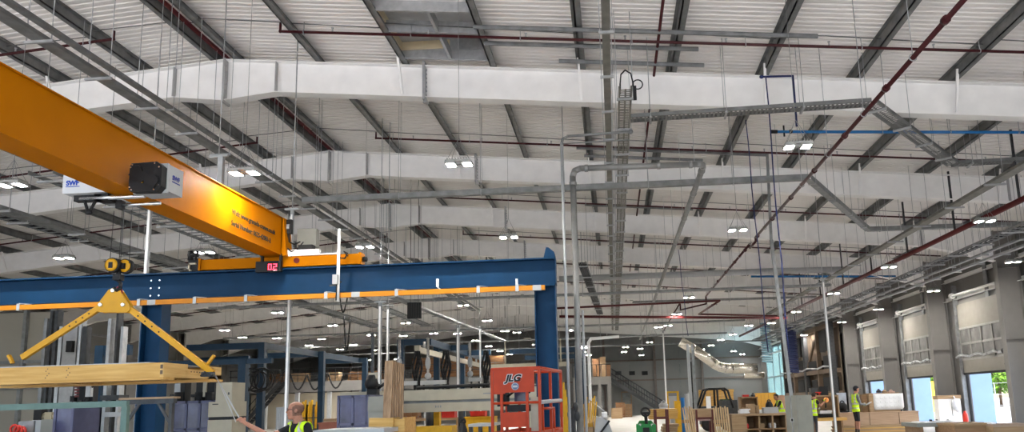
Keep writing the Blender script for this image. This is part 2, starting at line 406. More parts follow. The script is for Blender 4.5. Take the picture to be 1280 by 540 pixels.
struct('hatch_lid',mb,LGT,HT)
mb=MB()
mb.box(HX0+.03,HY1-.06,z0+.27,HX0+1.1,HY1-.031,z0+.46); mb.box(HX0,HY0+.031,z0+.25,HX1,HY0+.06,z0+.46); mb.box(HX0,HY0,z0+.28,HX0+.03,HY1,z0+.46)
struct('hatch_lining',mb,HB,HT)
mb=MB(); mb.box(HX0+1.1,HY1-.06,z0+.2,HX1,HY1-.031,z0+.46); mb.box(HX1-.03,HY0,z0+.2,HX1,HY1,z0+.46); struct('hatch_upstand',mb,GALL,HT)
# ---------------------------------------------------------------- outside
GND=mat('outside_concrete',(.33,.33,.325),.7,0,.08,.5)
mb=MB(); mb.box(XW,-60,-.35,120,140,-.02); struct('ground',mb,GND)
mb=MB(); mb.box(-90,-80,-.35,XW,-11.9,-.02); struct('road',mb,mat('bounce_yard_pale',(.68,.67,.65),.7,0,.08,.5))  # unseen ground behind the camera, made pale to bounce sun onto the roof
LEAF=mat('leaf_green',(.12,.24,.02),.6,0,.5,1.5)
LEAF2=mat('leaf_yellow_green',(.42,.42,.02),.6,0,.5,1.5)
BARK=mat('bark',(.12,.08,.05),.8,0,.2,6)
def tree(c, h, r, m, label, seed):
    rnd=random.Random(seed); t=thing('tree',label,'tree',c,'trees beyond the loading yard')
    mb=MB(); mb.tube(c,V(c)+V((0,0,h*.5)),.14,8,.08)
    for i in range(5):
        a=rnd.random()*6.28; mb.tube(V(c)+V((0,0,h*.4)),V(c)+V((math.cos(a)*r*.6,math.sin(a)*r*.6,h*.75)),.05,6,.02)
    mb.build('trunk',BARK,t)
    mb=MB()
    for i in range(1500):
        u=V((rnd.gauss(0,1),rnd.gauss(0,1),rnd.gauss(0,1))).normalized()*(r*(.55+.45*rnd.random()))
        p=V(c)+V((u.x,u.y,h*.62+u.z*h*.42/r*1.0)); q=V((rnd.gauss(0,1),rnd.gauss(0,1),rnd.gauss(0,1))).normalized(); w=q.orthogonal().normalized(); s=.16+.14*rnd.random()
        mb.add([p-q*s,p+w*s*.6,p+q*s,p-w*s*.6],[(0,1,2,3)])
    mb.build('foliage',m,t)
for i,(px,py,X,h,r,m) in enumerate(((1250,490,34,5.6,2.6,LEAF),(1236,490,44,5.6,2.8,LEAF),(1272,490,38,5.0,2.2,LEAF),(1158,490,41,6.0,2.8,LEAF2),(1172,490,36,5.0,2.2,LEAF),(1093,490,36,7.6,3.2,LEAF),(1102,490,27,6.6,2.4,LEAF2))):
    p=aX(px,py,X); tree((p.x,p.y,-.02),h,r,m,['broad green tree seen through the nearest open dock door','round green tree behind it through the nearest dock door','bushy green tree at the edge of the nearest dock door','yellow-leaved tree seen through the middle open dock door','small green tree at the edge of the middle dock door','tall green tree seen through the farthest open dock door','yellow-green tree filling the farthest dock door'][i],i)
# mesh fence outside
mb=MB(); fx=29.
for j in range(30): mb.box(fx-.03,30+j*2.4-.03,-.02,fx+.03,30+j*2.4+.03,2.0)
for z in (.3,1.1,1.95): mb.box(fx-.015,30,z-.02,fx+.015,99.6,z+.02)
mb.build('yard_fence',LGT,None,'pale grey post and rail fence across the bright yard outside',None,cat='fence')
YV=mat('yellow_container',(.85,.55,.05),.5,0,.05,3)
p=aX(1169,500,24); mb=MB(); mb.box(p.x-1.2,p.y-1.0,-.02,p.x+1.2,p.y+.9,2.2)
for j in range(7): mb.box(p.x-1.23,p.y-1.0+j*.28,.05,p.x-1.2,p.y-.9+j*.28,2.1)
mb.build('skip_container',YV,None,'yellow ribbed container out in the yard beyond the middle dock door',cat='container')
# ================================================================ SERVICES UNDER THE ROOF
def zr(x): return zt(x)+.12
def rs(p,Z): p=V(p); k=(Z-H)/(p.z-H); return V((p.x*k,p.y*k,Z))     # same sight line, other height
def tray(name,label,pts,w,h,style,step,group=None,m=GALV,over=.1,rod=.007,bars=True,cables=0,cat='cable tray',start=.4,skip=()):
    pts=[V(p) for p in pts]; t=thing(name,label,cat,pts[0],group)
    mb=MB()
    for a,b in zip(pts,pts[1:]):
        d=(b-a); L=d.length; d.normalize(); s=d.cross(V((0,0,1))).normalized()
        for q in (-1,1):
            mb.bar(a+s*(q*w/2)+V((0,0,h/2)),b+s*(q*w/2)+V((0,0,h/2)),.012,h)
            mb.bar(a+s*(q*(w/2-.012))+V((0,0,h)),b+s*(q*(w/2-.012))+V((0,0,h)),.03,.008)
        if style=='solid': mb.bar(a,b,w,.01)
        elif style=='perf':
            n=int(L/.085)
            for q in (-.5,0,.5): mb.bar(a+s*(q*w*.92),b+s*(q*w*.92),w*.13,.004)
            for i in range(n): p=a+d*(i+.5)*L/n; mb.bar(p-s*w/2,p+s*w/2,.04,.005)
            nn=int(L/.1)
        elif style=='ladder':
            n=int(L/.3)
            for i in range(n): p=a+d*(i+.5)*L/n; mb.bar(p-s*w/2,p+s*w/2,.035,.02)
    mb.build('tray_bed',m,t)
    if cables:
        mb=MB()
        for a,b in zip(pts,pts[1:]):
            d=(b-a).normalized(); s=d.cross(V((0,0,1)))
            for i in range(cables):
                o=s*((i+.5)/cables-.5)*w*.8+V((0,0,.03)); mb.tube(a+o,b+o,.014+.006*(i%2),6)
        mb.build('cable',BLK,t)
    for a,b in zip(pts,pts[1:]):
        d=(b-a); L=d.length; d.normalize(); s=d.cross(V((0,0,1))).normalized(); c=start
        while c<L:
            p=a+d*c; mb=MB()
            bw=.041 if bars else .02; mb.bar(p-s*(w/2+over)-V((0,0,.008+bw/2)),p+s*(w/2+over)-V((0,0,.008+bw/2)),bw,bw)
            for q in (-1,1):
                e=p+s*(q*(w/2+max(.012,over*.7))); mb.tube(e-V((0,0,.05 if bars else .02)),(e.x,e.y,zr(e.x)),rod,5)
            mb.build('hanger',GALL,t); c+=step
    return t
Z1=7.1; Z2=6.2
TRD=mat('dull_brown_galvanised',(.17,.165,.145),.6,.2,.2,5)
tray('cable_tray','narrow enclosed cable tray running down the middle of the hall',[(.10,9,Z1),(.12,62,Z1)],.115,.05,'solid',1.65,over=.06,cables=0,m=TRD)
tray('cable_tray','wide perforated cable tray whose near end has a looped black cable',[(.43,13.3,Z1-.02),(.44,62,Z1-.02)],.24,.06,'perf',1.65,over=.04,m=TRD)
mb=MB(); p=V((.42,13.35,Z1)); pts=[p+V((-.08,.35,.05)),p+V((-.08,.02,.12)),p+V((-.06,-.02,.28)),p+V((.02,-.02,.36)),p+V((.12,0,.30)),p+V((.16,.05,.12)),p+V((.17,.1,-.12))]
mb.path(pts,.014,6); mb.torus(p+V((.24,.05,.1)),.09,.012,Matrix.Rotation(1.57,3,'X')); mb.box(p.x+.15,p.y,p.z-.2,p.x+.21,p.y+.06,p.z+.06)
mb.build('power_cable',BLK,None,'black cable looping out of the near end of the perforated tray',cat='cable')
tray('cable_tray','dark perforated cable tray crossing the bay, then turning diagonally to the right',[(.56,14.94,Z1),(5.25,14.72,Z1),(8.78,19.25,Z1),(14.3,19.0,Z1)],.30,.07,'perf',1.5,over=.04,m=GALD)
tray('cable_tray','long plain grey tray crossing under the third rafter and dropping back diagonally on the right',[rs(p,6.72) for p in ((-8.3,20.05,Z1),(5.35,20.02,Z1),(9.14,27.0,Z1),(14.9,27.2,Z1))],.16,.13,'solid',2.1,over=.0,bars=False)
tray('cable_tray','pair of light grey cable trays side by side high over the orange crane girder',[(-8.42,8.6,Z1),(-8.4,17.5,Z1),(-8.25,46,Z1)],.22,.06,'solid',1.35,over=.12,cables=3,m=GALD)
tray('cable_tray','light grey cable tray alongside the pair high over the crane girder',[(-8.07,8.6,Z1+.01),(-8.05,17.5,Z1+.01),(-7.90,46,Z1+.01)],.10,.05,'solid',4.2,m=GALD,over=.03,bars=False)
GZ=6.1; GX=aZ(214,281,GZ).x
tray('cable_tray','bare cable ladder with open rungs below the orange crane girder',[(GX-.05,13.6,GZ),(GX+.05,44,GZ)],.5,.07,'ladder',2.0,over=.12)
tray('cable_tray','grey cable ladder on the far left passing behind the suspended spreader',[(-14.6,15.2,6.3),(-14.4,46,6.3)],.35,.08,'ladder',2.2,over=.1,cables=4)
tray('cable_tray','dark cable tray at the far left just under the white rafter',[(-13.2,15.2,6.0),(-13.0,50,6.0)],.25,.07,'solid',2.4,over=.1,cables=3)
# right-hand bundle
tray('cable_tray','dark double-edged tray running back above the red main on the right',[(9.05,11,Z2+.05),(9.3,46,Z2+.05)],.26,.06,'solid',2.2,over=.12,cables=3,m=TRD)
tray('cable_tray','open cable ladder along the right side above the dock doors',[(11.05,14,5.72),(10.95,60,5.72)],.34,.07,'ladder',1.7,over=.14,cables=2)
tray('cable_tray','bright cable tray nearest the row of dock doors',[(12.6,14,5.70),(12.1,60,5.70)],.14,.06,'solid',1.7,over=.1,m=GALL,cables=2)
tray('cable_tray','second slim tray between the ladder and the bright tray on the right',[(11.75,17,5.66),(11.5,60,5.66)],.12,.05,'solid',2.3,over=.06)
tray('cable_tray','perforated tray crossing the hall far down beyond the sprinkler loop',[(1.2,41,6.62),(11,41.6,6.62)],.3,.08,'perf',2.4,over=.05)
tray('cable_tray','dark cable ladder hanging at a slant behind the grey downpipe',[(-.95,27.0,6.35),(-.55,40.5,6.0)],.30,.07,'ladder',2.2,over=.05,cables=6,m=DRK)
tray('cable_tray','grey tray sloping away behind the yellow rail on the left of the hall',[(-7.2,24,5.05),(-6.6,47,5.3)],.22,.07,'solid',3.2,over=.12)
for i,(y,x0,x1) in enumerate(((33.5,-18,9.5),(46.5,-24,8),(54,-24,8),(61,-24,12))):
    tray('cable_tray',['grey tray crossing the whole hall at the fourth row of lights','grey tray crossing far down the hall, first beyond the sprinkler loop','grey tray crossing far down the hall, second beyond the sprinkler loop','last grey tray crossing the hall before the far wall'][i],[rs((x0,y,6.1-.12*i),5.85-.1*i),rs((x1,y,6.1-.12*i),5.85-.1*i)],.3,.08,'solid',3.1,over=.03)
# support channels above the central trays
for i,(y,x0,x1) in enumerate(((14.15,-2.5,4.2),(15.6,-.9,2.2),(14.85,-2.4,2.0),(21.4,-.8,4.6),(22.1,-.6,2.9),(28,-.8,3.2),(34.5,-.8,3.2),(41,-.8,3.2))):
    mb=MB(); mb.bar((x0,y,zt(x0)-.06),(x1,y,zt(x1)-.06),.045,.06); mb.bar((x0,y,zt(x0)-.02),(x1,y,zt(x1)-.02),.07,.006)
    mb.build('support_channel',GALV,None,['steel channel between purlins right above the near end of the central tray, farthest forward','short steel channel just before the first rafter over the central tray','steel channel with slotted face midway before the first rafter','steel channel before the second rafter','shorter steel channel close to the second rafter','steel channel before the third rafter','steel channel before the fourth rafter','steel channel before the fifth rafter'][i],cat='channel')
# sprinkler branch lines, one per bay
mb_names=['first','second','third','fourth','fifth','sixth','seventh','eighth']
for k in range(8):
    y=14.5+S*k
    for side in (0,1):
        x0,x1=(XA+2.0,14.6) if side else (XWL+1,XA-1.55)
        if k==0 and side: x0=-6.59
        t=thing('sprinkler_pipe','dark red sprinkler branch line under the %s %s'%(('right-hand roof slope' if side else 'left-hand roof slope'),'in the %s bay'%mb_names[k]),'pipe',(x0,y,zt(x0)-.1))
        mb=MB(); a=V((x0,y,zt(x0)-.09)); b=V((x1,y,zt(x1)-.09)); mb.tube(a,b,.03,8)
        e=a if side else b; mb.tube(e,e+V((0,0,.18)),.026,8); mb.ell(e,.035,.035,.035,8,6)
        mb.build('pipe_run',RED,t)
        n=int((x1-x0)/2)
        for j in range(n):
            x=x0+.5+j*(x1-x0-1)/max(1,n-1); z=zt(x)-.09; mb=MB()
            mb.torus((x,y,z),.042,.01,Matrix.Rotation(1.57,3,'Y'),10,5); mb.tube((x,y,z+.04),(x,y,z+.22),.008,6)
            mb.build('pipe_clip',GALL,t)
        for j in range(n):
            x=x0+1.1+j*(x1-x0-1.2)/max(1,n); z=zt(x)-.09; mb=MB()
            mb.lathe((x,y,z),(0,0,1),[(.018,0),(.016,.09),(.028,.10),(.028,.112),(.004,.115)],8)
            mb.build('sprinkler_head',GALL,t)
# sprinkler runs along the purlins
for x,l in ((XA,'dark red sprinkler pipe running along the roof ridge between the twin purlins'),(1.17,'dark red sprinkler pipe following a purlin right of the central trays')):
    mb=MB(); mb.tube((x,6,zt(x)+.06 if x==XA else zt(x)-.03),(x,YFAR-1,zt(x)+.06 if x==XA else zt(x)-.03),.05 if x==XA else .03,8)
    mb.build('sprinkler_pipe',RED,None,l,cat='pipe')
# sprinkler main
t=thing('sprinkler_main','long dark red sprinkler main running away across the right ceiling to a loop','pipe',(4.45,8,Z2))
mb=MB(); mb.path([(4.46,8,Z2),(4.43,22.9,Z2),(4.43,22.9,Z2-.12),(4.43,23.9,Z2-.12),(4.43,23.9,Z2),(4.5,36.2,Z2),(4.5,36.2,Z2-.35),(3.4,37.5,Z2-.45),(3.4,37.5,Z2-.1),(3.5,52,Z2-.2)],.037,10); mb.build('pipe_run',RED,t)
for j in range(12):
    y=9.5+j*2.2; mb=MB(); mb.lathe((4.45,y-.04,Z2),(0,1,0),[(.058,0),(.058,.08)],10); mb.build('coupling',RED,t)
    mb=MB(); mb.tube((4.45,y+1.1,Z2),(4.45,y+1.1,zr(4.45)),.007,5); mb.torus((4.45,y+1.1,Z2),.05,.01,Matrix.Rotation(1.57,3,'X'),10,5); mb.build('hanger',GALL,t)
mb=MB(); mb.path([(-2.6,36.4,Z2-.28),(5.1,36.0,Z2-.25),(4.9,43,Z2-.1),(9.2,43,Z2-.35)],.05,8); mb.build('loop',REDM,t)
mb=MB(); mb.path([(-2.6,38.9,Z2-.40),(9.2,40.8,Z2-.70)],.07,8); mb.build('cross_main',REDM,t)
t=thing('sprinkler_main','thick red main parallel to the dark double-edged tray on the right','pipe',(10.2,11,Z2-.05))
mb=MB(); mb.path([(10.35,11,Z2-.1),(9.85,60,Z2-.1)],.075,10); mb.build('pipe_run',REDM,t)
for j in range(10):
    y=12+j*3.6; x=10.34-.0102*(y-11); mb=MB(); mb.bar((x,y,Z2-.1),(x,y,zr(x)),.05,.05); mb.build('hanger',DRK,t)
# grey-white pipe from the floor, along and away
t=thing('vent_pipe','thick grey pipe rising from the floor, turning across and then away under the roof','pipe',(-.62,15.15,0))
PZ=6.2; mb=MB(); pts=[(-.66,15.15,0),(-.66,15.15,PZ-.17),(-.62,15.15,PZ-.05),(-.50,15.16,PZ),(1.88,15.25,PZ),(2.0,15.3,PZ),(2.02,15.45,PZ-.01),(2.2,60,PZ-.06)]
mb.path(pts,.062,14); mb.build('pipe_run',STL,t)
mb=MB()
for p,ax in (((-.66,15.15,PZ-.32),(0,0,1)),((-.38,15.17,PZ),(1,0,0)),((.3,15.19,PZ),(1,0,0)),((1.1,15.22,PZ),(1,0,0)),((1.75,15.25,PZ),(1,0,0)),((2.02,15.7,PZ-.01),(0,1,0)),((2.03,17.5,PZ-.01),(0,1,0)),((2.04,20,PZ-.01),(0,1,0)),((2.05,23,PZ-.02),(0,1,0)),((2.06,27,PZ-.02),(0,1,0)),((2.08,32,PZ-.03),(0,1,0))):
    mb.lathe(V(p)-V(ax)*.035,ax,[(.072,0),(.076,.01),(.076,.06),(.072,.07)],14)
mb.build('coupling',STL,t)
for j in range(12):
    y=17+j*3.3; mb=MB(); mb.tube((2.04,y,PZ),(2.04,y,zr(2)),.007,5); mb.build('hanger',GALL,t)
t=thing('conduit','thin white conduit just left of the thick grey pipe, bent over to the right','conduit',(-.8,14.4,0))
mb=MB(); mb.tube((-.83,14.4,0),(-.83,14.4,6.5),.028,10); mb.build('riser',LGT,t)
mb=MB(); mb.path([(-.83,14.4,6.45),(-.80,14.4,6.58),(-.70,14.4,6.63),(.52,14.4,6.66)],.028,8); mb.ell((.53,14.4,6.66),.05,.05,.05); mb.path([(-.8,14.46,6.5),(.5,14.46,6.52)],.014,6); mb.build('elbow',GALV,t)
mb=MB(); mb.tube((-.555,15.3,0),(-.555,15.3,3.3),.026,10); mb.build('conduit',LGT,None,'short white conduit close behind the thick grey pipe',cat='conduit')
p=aY(738,500,30); mb=MB(); mb.path([(p.x,30,0),(p.x,30,3.75),(p.x+.1,30,3.9),(p.x+1.2,30,3.95)],.06,8); mb.build('conduit',WHT,None,'white pipe with a bent top standing beyond the yellow boards',cat='conduit')
# ventilation ducts crossing
def duct(label,pts,r,m=LGT):
    t=thing('ventilation_duct',label,'duct',pts[0]); mb=MB(); mb.path(pts,r,14); mb.build('duct_run',m,t)
    for a,b in zip(pts,pts[1:]):
        a=V(a);b=V(b);d=(b-a);L=d.length;d.normalize();n=int(L/1.9)
        for i in range(n):
            p=a+d*(i+.5)*L/n; mb=MB(); mb.lathe(p-d*.02,d,[(r*1.06,0),(r*1.06,.04)],14)
            if abs(d.z)<.3: mb.tube(p,(p.x,p.y,zr(p.x)),.006,5)
            mb.build('joint_band',m,t)
    return t
duct('round grey duct crossing the middle of the hall behind the thick pipe',[(-2.3,35,7.1),(7.2,35.05,7.1),(10.7,35.4,7.1)],.14)
SILV=mat('silver_duct',(.62,.59,.52),.26,.9,.08,3)
a=aY(868,437,52); b=aY(880,441,52); c=aY(903,461,52); d=aY(935,461,52)
duct('fat shiny silver duct bending across in front of the far wall at the right',[(a.x-.9,52,a.z+.55),(a.x,52,a.z),(c.x-.5,52,c.z+.33),(c.x-.15,52,c.z+.13),(c.x+.25,52,c.z+.02),(c.x+.7,52,c.z),(d.x+.6,52,d.z)],.33,SILV)
c=aY(930,469,54); d=aY(955,469,54)
duct('short silver duct stub just below the fat silver duct',[(c.x,54,c.z),(d.x,54,d.z)],.22,SILV)
# blue compressed-air pipes and hose
t=thing('air_pipe','bright blue air pipe crossing under the roof at upper right, valve at its end','pipe',(4,17,7.4))
mb=MB(); mb.path([(3.95,17,7.42),(13.5,17.2,6.98)],.035,8); mb.build('pipe_run',BLUP,t)
mb=MB(); mb.tube((3.8,17,7.43),(3.95,17,7.42),.045,8); mb.tube((4.1,17,7.30),(4.1,17,7.56),.02,8); mb.ell((4.25,17,7.41),.05,.05,.05); mb.build('valve',BLK,t)
for j in range(6):
    x=4.8+j*1.5; z=7.42-.046*(x-3.95); mb=MB(); mb.tube((x,17.05,z),(x,17.05,zr(x)),.006,5); mb.torus((x,17.05,z),.04,.008,Matrix.Rotation(1.57,3,'Y'),10,5); mb.build('hanger',GALL,t)
y=15.6; a=aY(952,96,y); b=aY(991,95,y); c=aY(996,158,y)
t=thing('air_pipe','short dark blue pipe with right-angle drop at the first rafter','pipe',a)
mb=MB(); mb.path([a,b,c],.024,8); mb.ell(a,.05,.04,.04); mb.build('pipe_run',BLUH,t)
y=13.5
for i,(x0,y0,x1,y1,Y,m,l) in enumerate(((957,95,986,440,15.2,BLUH,'dark blue air hose hanging from the roof to the grey cabinet post'),(932,150,960,440,18,BLUH,'thin dark blue hose hanging just left of the cabinet post'),(848,312,860,420,30,BLUH,'thin dark hose hanging far down above the forklift mast'))):
    a=aY(x0,y0,Y); b=aY(x1,y1,Y); mb=MB(); n=10; e=aY(974,300,Y) if x0==957 else a.lerp(b,.5)
    mb.path([(a.lerp(e,j/5) if j<=5 else e.lerp(b,(j-5)/5))+V((.012*math.sin(j*1.3),0,0)) for j in range(n+1)],.014,6); mb.build('hanging_air_hose',m,None,l,cat='hose')
y=36; a=aY(955,345,y); mb=MB(); mb.path([(a.x-.6,y,a.z),(a.x+6,y,a.z-.25)],.05,8); mb.build('air_pipe',BLUP,None,'blue air pipe crossing beyond the round grey duct on the right',cat='pipe')
# grey post with cabinet
t=thing('cable_post','tall grey square post rising from the control cabinet to the roof','post',(5.0,22,0))
a=aY(989,494,22); b=aY(957,150,22)
xb=b.x; mb=MB(); mb.bar((a.x,22,0),(a.x,22,a.z),.10,.10); m_=aY(964,300,22); mb.bar((a.x,22,a.z-.02),m_,.09,.09); mb.bar(m_,(b.x,22,b.z),.07,.07); mb.build('shaft',GALV,t)
mb=MB(); mb.path([(xb,22,b.z),(xb+.05,22,b.z+.14),(xb+.2,22,b.z+.2)],.05,8); mb.build('bend',GALV,t)
# white drop posts
def drop(px,py0,px1,Y,ztop,w,label,m=LGT):
    b=aY(px1,500,Y); t=thing('drop_post',label,'post',(b.x,Y,0))
    mb=MB(); mb.box(b.x-w/2,Y-w/2,0,b.x+w/2,Y+w/2,ztop); mb.build('shaft',m,t)
    mb=MB(); mb.box(b.x-w*.28,Y-w/2-.006,.1,b.x+w*.28,Y-w/2,ztop-.1); mb.build('cover_strip',WHT,t)
    mb=MB(); mb.tube((b.x,Y,ztop),(b.x,Y,zr(b.x)),.012,6); mb.box(b.x-.15,Y-.05,ztop,b.x+.15,Y+.05,ztop+.03); mb.build('top_bracket',GALL,t)
drop(187,262,172.5,15.1,5.9,.07,'tall pale cable post standing behind the blue beam, left of its left column',LGT)
drop(362,378,358,15.2,5.6,.06,'slim white cable post behind the crane beam, left of the bald worker',LGT)
drop(1030,372,1041.5,26,5.3,.075,'slim pale cable post behind the grey control cabinet',LGT)
drop(474,390,474,20,4.25,.085,'left one of two grey cable posts beyond the yellow rail',GALV)
drop(484,390,484,20.3,4.2,.07,'right one of two grey cable posts beyond the yellow rail',GALV)
drop(832,400,833,45,5.4,.10,'thin pale post among the timber racks in the far bay',LGT)
drop(573,420,573,30,4.6,.12,'grey post standing behind the long cream machine beam',GALV)
drop(600,430,601,33,4.8,.09,'slim grey post beyond the end of the cream machine beam',GALV)
drop(428,285,424,14.0,4.9,.001,'unused',LGT) if False else None
# strut above the girder
a=aY(277,196,13.0); mb=MB(); mb.bar((a.x,13,a.z-1.2),(a.x,13,a.z),.09,.09); mb.bar((a.x-.22,13,a.z),(a.x+.12,13,a.z+.02),.05,.04); mb.tube((a.x-.05,13,a.z),(a.x-.05,13,zr(a.x)),.01,6)
mb.build('roof_strut',GALL,None,'grey strut hanging down behind the top of the orange girder',cat='strut')
# ---------------------------------------------------------------- LED lights
LZ=5.75
def light0():
    t=thing('hanging_light','x','light',(0,0,LZ)); mb=MB()
    mb.box(-.23,-.15,LZ+.03,.23,.15,LZ+.06)
    for i in range(9): x=-.2+i*.05; mb.box(x-.004,-.13,LZ+.06,x+.004,.13,LZ+.10)
    mb.box(-.235,-.155,LZ,-.06,.155,LZ+.03); mb.box(.06,-.155,LZ,.235,.155,LZ+.03); mb.box(-.05,-.06,LZ+.005,.05,.06,LZ+.03)
    hs=mb.build('housing',mat('light_housing',(.36,.36,.35),.5),t)
    for x in (-.147,.147):
        mb=MB(); mb.box(x-.07,-.10,LZ-.0012,x+.07,.10,LZ-.0004); mb.build('led_panel',LED,hs)
    mb=MB()
    for x in (-.2,.2):
        for y in (-.12,.12): mb.tube((x,y,LZ+.06),(0,0,LZ+.5),.004,5)
    mb.build('suspension_wire',WIRE,t)
    return t
def wire_up(t,x):
    mb=MB(); p=t.location; mb.tube((p.x,p.y,p.z+.5),(p.x+.0,p.y,zr(x)),.005,5); mb.build('drop_wire',WIRE,t)
LPX=[(574,206,'twin-panel light hanging over the second rafter, nearest to the middle'),(312,217,'twin-panel light above the lettering end of the orange girder'),(15,232,'twin-panel light at far left under the orange girder'),(997,184,'twin-panel light under the blue air pipe'),(636,297,'twin-panel light just above the right end of the blue beam'),(922,288,'twin-panel light beside the red sprinkler main in the second row'),(80,323,'twin-panel light low at left just above the blue beam'),(256,316,'twin-panel light above the left end of the orange end carriage'),(456,309,'twin-panel light above the right end of the orange end carriage'),(1111,334,'twin-panel light hanging below the thick red main on the right'),(1267,328,'twin-panel light in front of the nearest wall column'),(1231,277,'twin-panel light at upper right beside the thick red main'),(1042,367,'twin-panel light right of the grey cabinet post, high up'),(861,372,'twin-panel light below the sprinkler loop'),(846,393,'twin-panel light one row beyond the sprinkler loop'),(1167,364,'twin-panel light at the second wall column'),(1098,387,'twin-panel light at the third wall column')]
FAR=[(579,382),(609,401),(542,417),(507,404),(631,414),(416,407),(347,391),(464,419),(402,424),(281,413),(303,422),(150,418),(646,416),(659,424),(823,409),(835,407),(817,419),(936,407),(995,390),(1005,419),(1052,403),(964,404),(346,423),(352,435),(377,439),(386,432),(425,437),(442,431),(410,443),(442,443),(471,438),(594,426),(611,433),(625,439),(637,443),(572,417),(496,449),(535,427),(669,431),(717,413),(722,422),(727,430),(730,435),(733,440),(736,444),(782,434),(780,440),(812,428),(802,444),(901,425),(889,432),(878,437),(916,418),(917,439),(928,443),(504,420),(436,447),(461,450),(652,440),(800,436)]
proto=light0(); first=True
for i,q in enumerate(LPX+FAR):
    p=aZ(q[0],q[1],LZ); far=len(q)==2
    lab=q[2] if not far else 'small bright ceiling light in the rows far down the hall'
    g='twin-panel lights in the near rows' if not far else 'ceiling lights far down the hall'
    p=V((max(-31.5,min(14.2,p.x)),min(p.y,YFAR-1),LZ))
    if q[:2]==(312,217): p=aZ(306,217,5.43)
    if first: t=proto; t.location=p; t['label']=lab; t['group']=g; first=False
    else: t=copy_tree(proto,p,lab,g)
    t_far=far
    LPX_T = globals().setdefault('LPX_T',[]); LPX_T.append((t,far))
for t,far in LPX_T:
    if t.location.y<60: wire_up(t,t.location.x)
# lights outside the picture that light this side of the hall share the fixture
# ================================================================ CRANE
XR,XL=-6.247,-6.63
BY=14.38                                    # runway beam axis
# --- blue runway frame
t=thing('crane_runway','dark blue steel runway beam on two blue columns carrying the orange crane','crane frame',(-5,BY,0))
BT,BB=4.20,3.69
mb=MB(); x0,x1=-15.5,-1.0
mb.box(x0,BY-.007,BB+.02,x1,BY+.007,BT-.02); mb.box(x0,BY-.15,BT-.025,x1,BY+.15,BT); mb.box(x0,BY-.15,BB,x1,BY+.15,BB+.025); 
mb.box(x1-.012,BY-.15,BB,x1,BY+.15,BT); mb.build('runway_beam',BLU,t)
mb=MB(); mb.prism([(-1.22,BY-.15,BT),(-1.0,BY-.15,BT-.02),(-1.02,BY-.15,BT+.10),(-1.12,BY-.15,BT+.19),(-1.17,BY-.15,BT+.20)],(0,.3,0)); mb.build('end_stop',BLU,t)
for cx in (-8.80,-1.21,-15.2):
    mb=MB(); mb.box(cx-.2,BY-.16,.02,cx-.18,BY+.16,BB); mb.box(cx+.18,BY-.16,.02,cx+.2,BY+.16,BB); mb.box(cx-.18,BY-.008,.02,cx+.18,BY+.008,BB)
    mb.box(cx-.2,BY-.16,BB-.03,cx+.2,BY+.16,BB); mb.box(cx-.3,BY-.3,0,cx+.3,BY+.3,.025); mb.build('column',BLU,t)
mb=MB()
for i in range(2):
    for j in range(3): mb.lathe((-8.93+.17*i,BY-.007,BB+.09+.15*j),(0,-1,0),[(.017,0),(.017,.015)],6)
mb.build('bolts',CHR,t)
# --- yellow conductor rail slung under the beam
RY=BY-.23; RZ=3.615
t=thing('conductor_rail','orange-yellow conductor rail slung along the underside of the blue beam','rail',(-5,RY,RZ))
mb=MB(); mb.box(-15.4,RY-.035,RZ-.045,-1.2,RY+.035,RZ+.045); mb.build('rail_bar',RAILY,t)
for x in (-13.5,-11.4,-9.0,-7.9,-6.9,-5.35,-4.0,-2.45,-1.72):
    mb=MB(); mb.box(x-.03,RY-.045,RZ-.06,x+.03,RY+.045,RZ+.07); mb.tube((x,RY,RZ+.06),(x+.02,BY-.1,BB+.005),.01,6); mb.bar((x-.02,RY,RZ+.08),(x+.16,BY-.12,BB-.005),.012,.012); mb.build('bracket',GALL,t)
for x in (-8.75,-4.78,-1.35):
    mb=MB(); mb.box(x-.08,RY-.04,RZ-.05,x+.08,RY+.04,RZ+.05); mb.build('joint_cover',LGT,t)
# --- orange bridge crane
t=thing('overhead_crane','orange box-girder overhead crane running from the near left to the blue runway beam','crane',(XR,BY,BT))
GB,GT=4.43,5.17; y0,y1=-4,14.15
mb=MB(); mb.box(XL+.03,y0,GB+.012,XR-.02,y1,GT-.012); mb.box(XL,y0,GB,XR+.012,y1,GB+.014); mb.box(XL,y0,GT-.014,XR+.012,y1,GT); mb.build('girder',ORG,t)
mb=MB(); mb.prism([(XR-.02,y1,GT),(XR+.02,y1,GT),(XR+.085,y1,GB),(XR-.02,y1,GB)],(0,.3,0)); mb.box(XL,y1,GB,XR,y1+.34,GT-.02); mb.build('end_plate',ORG,t)
cz0,cz1=BT+.035,GB+.005
mb=MB(); mb.box(-7.9,BY-.1,cz0,-4.78,BY+.1,cz1); mb.box(-4.78,BY-.13,cz0-.01,-4.74,BY+.13,cz1+.02); mb.box(-7.94,BY-.13,cz0-.01,-7.9,BY+.13,cz1+.02); mb.build('end_carriage',ORG,t)
for x in (-7.5,-5.0):
    mb=MB(); mb.lathe((x,BY-.05,BT+.085),(0,1,0),[(.085,0),(.085,.1)],16); mb.build('wheel',DRK,t)
mb=MB(); mb.lathe((-4.74,BY,cz0+.1),(1,0,0),[(.05,0),(.05,.08),(.03,.09)],12); mb.build('buffer',BLK,t)
mb=MB(); mb.box(-8.16,BY-.1,cz0-.02,-7.94,BY+.08,cz0+.24); mb.lathe((-8.12,BY-.1,cz0+.2),(0,0,1),[(.05,0),(.05,.18)],10); mb.tube((-8.02,BY-.1,cz0+.2),(-7.98,BY-.1,cz0+.38),.025,6); mb.tube((-8.16,BY-.1,cz0+.3),(-7.96,BY-.1,cz0+.3),.045,8); mb.build('travel_motor',BLK,t)
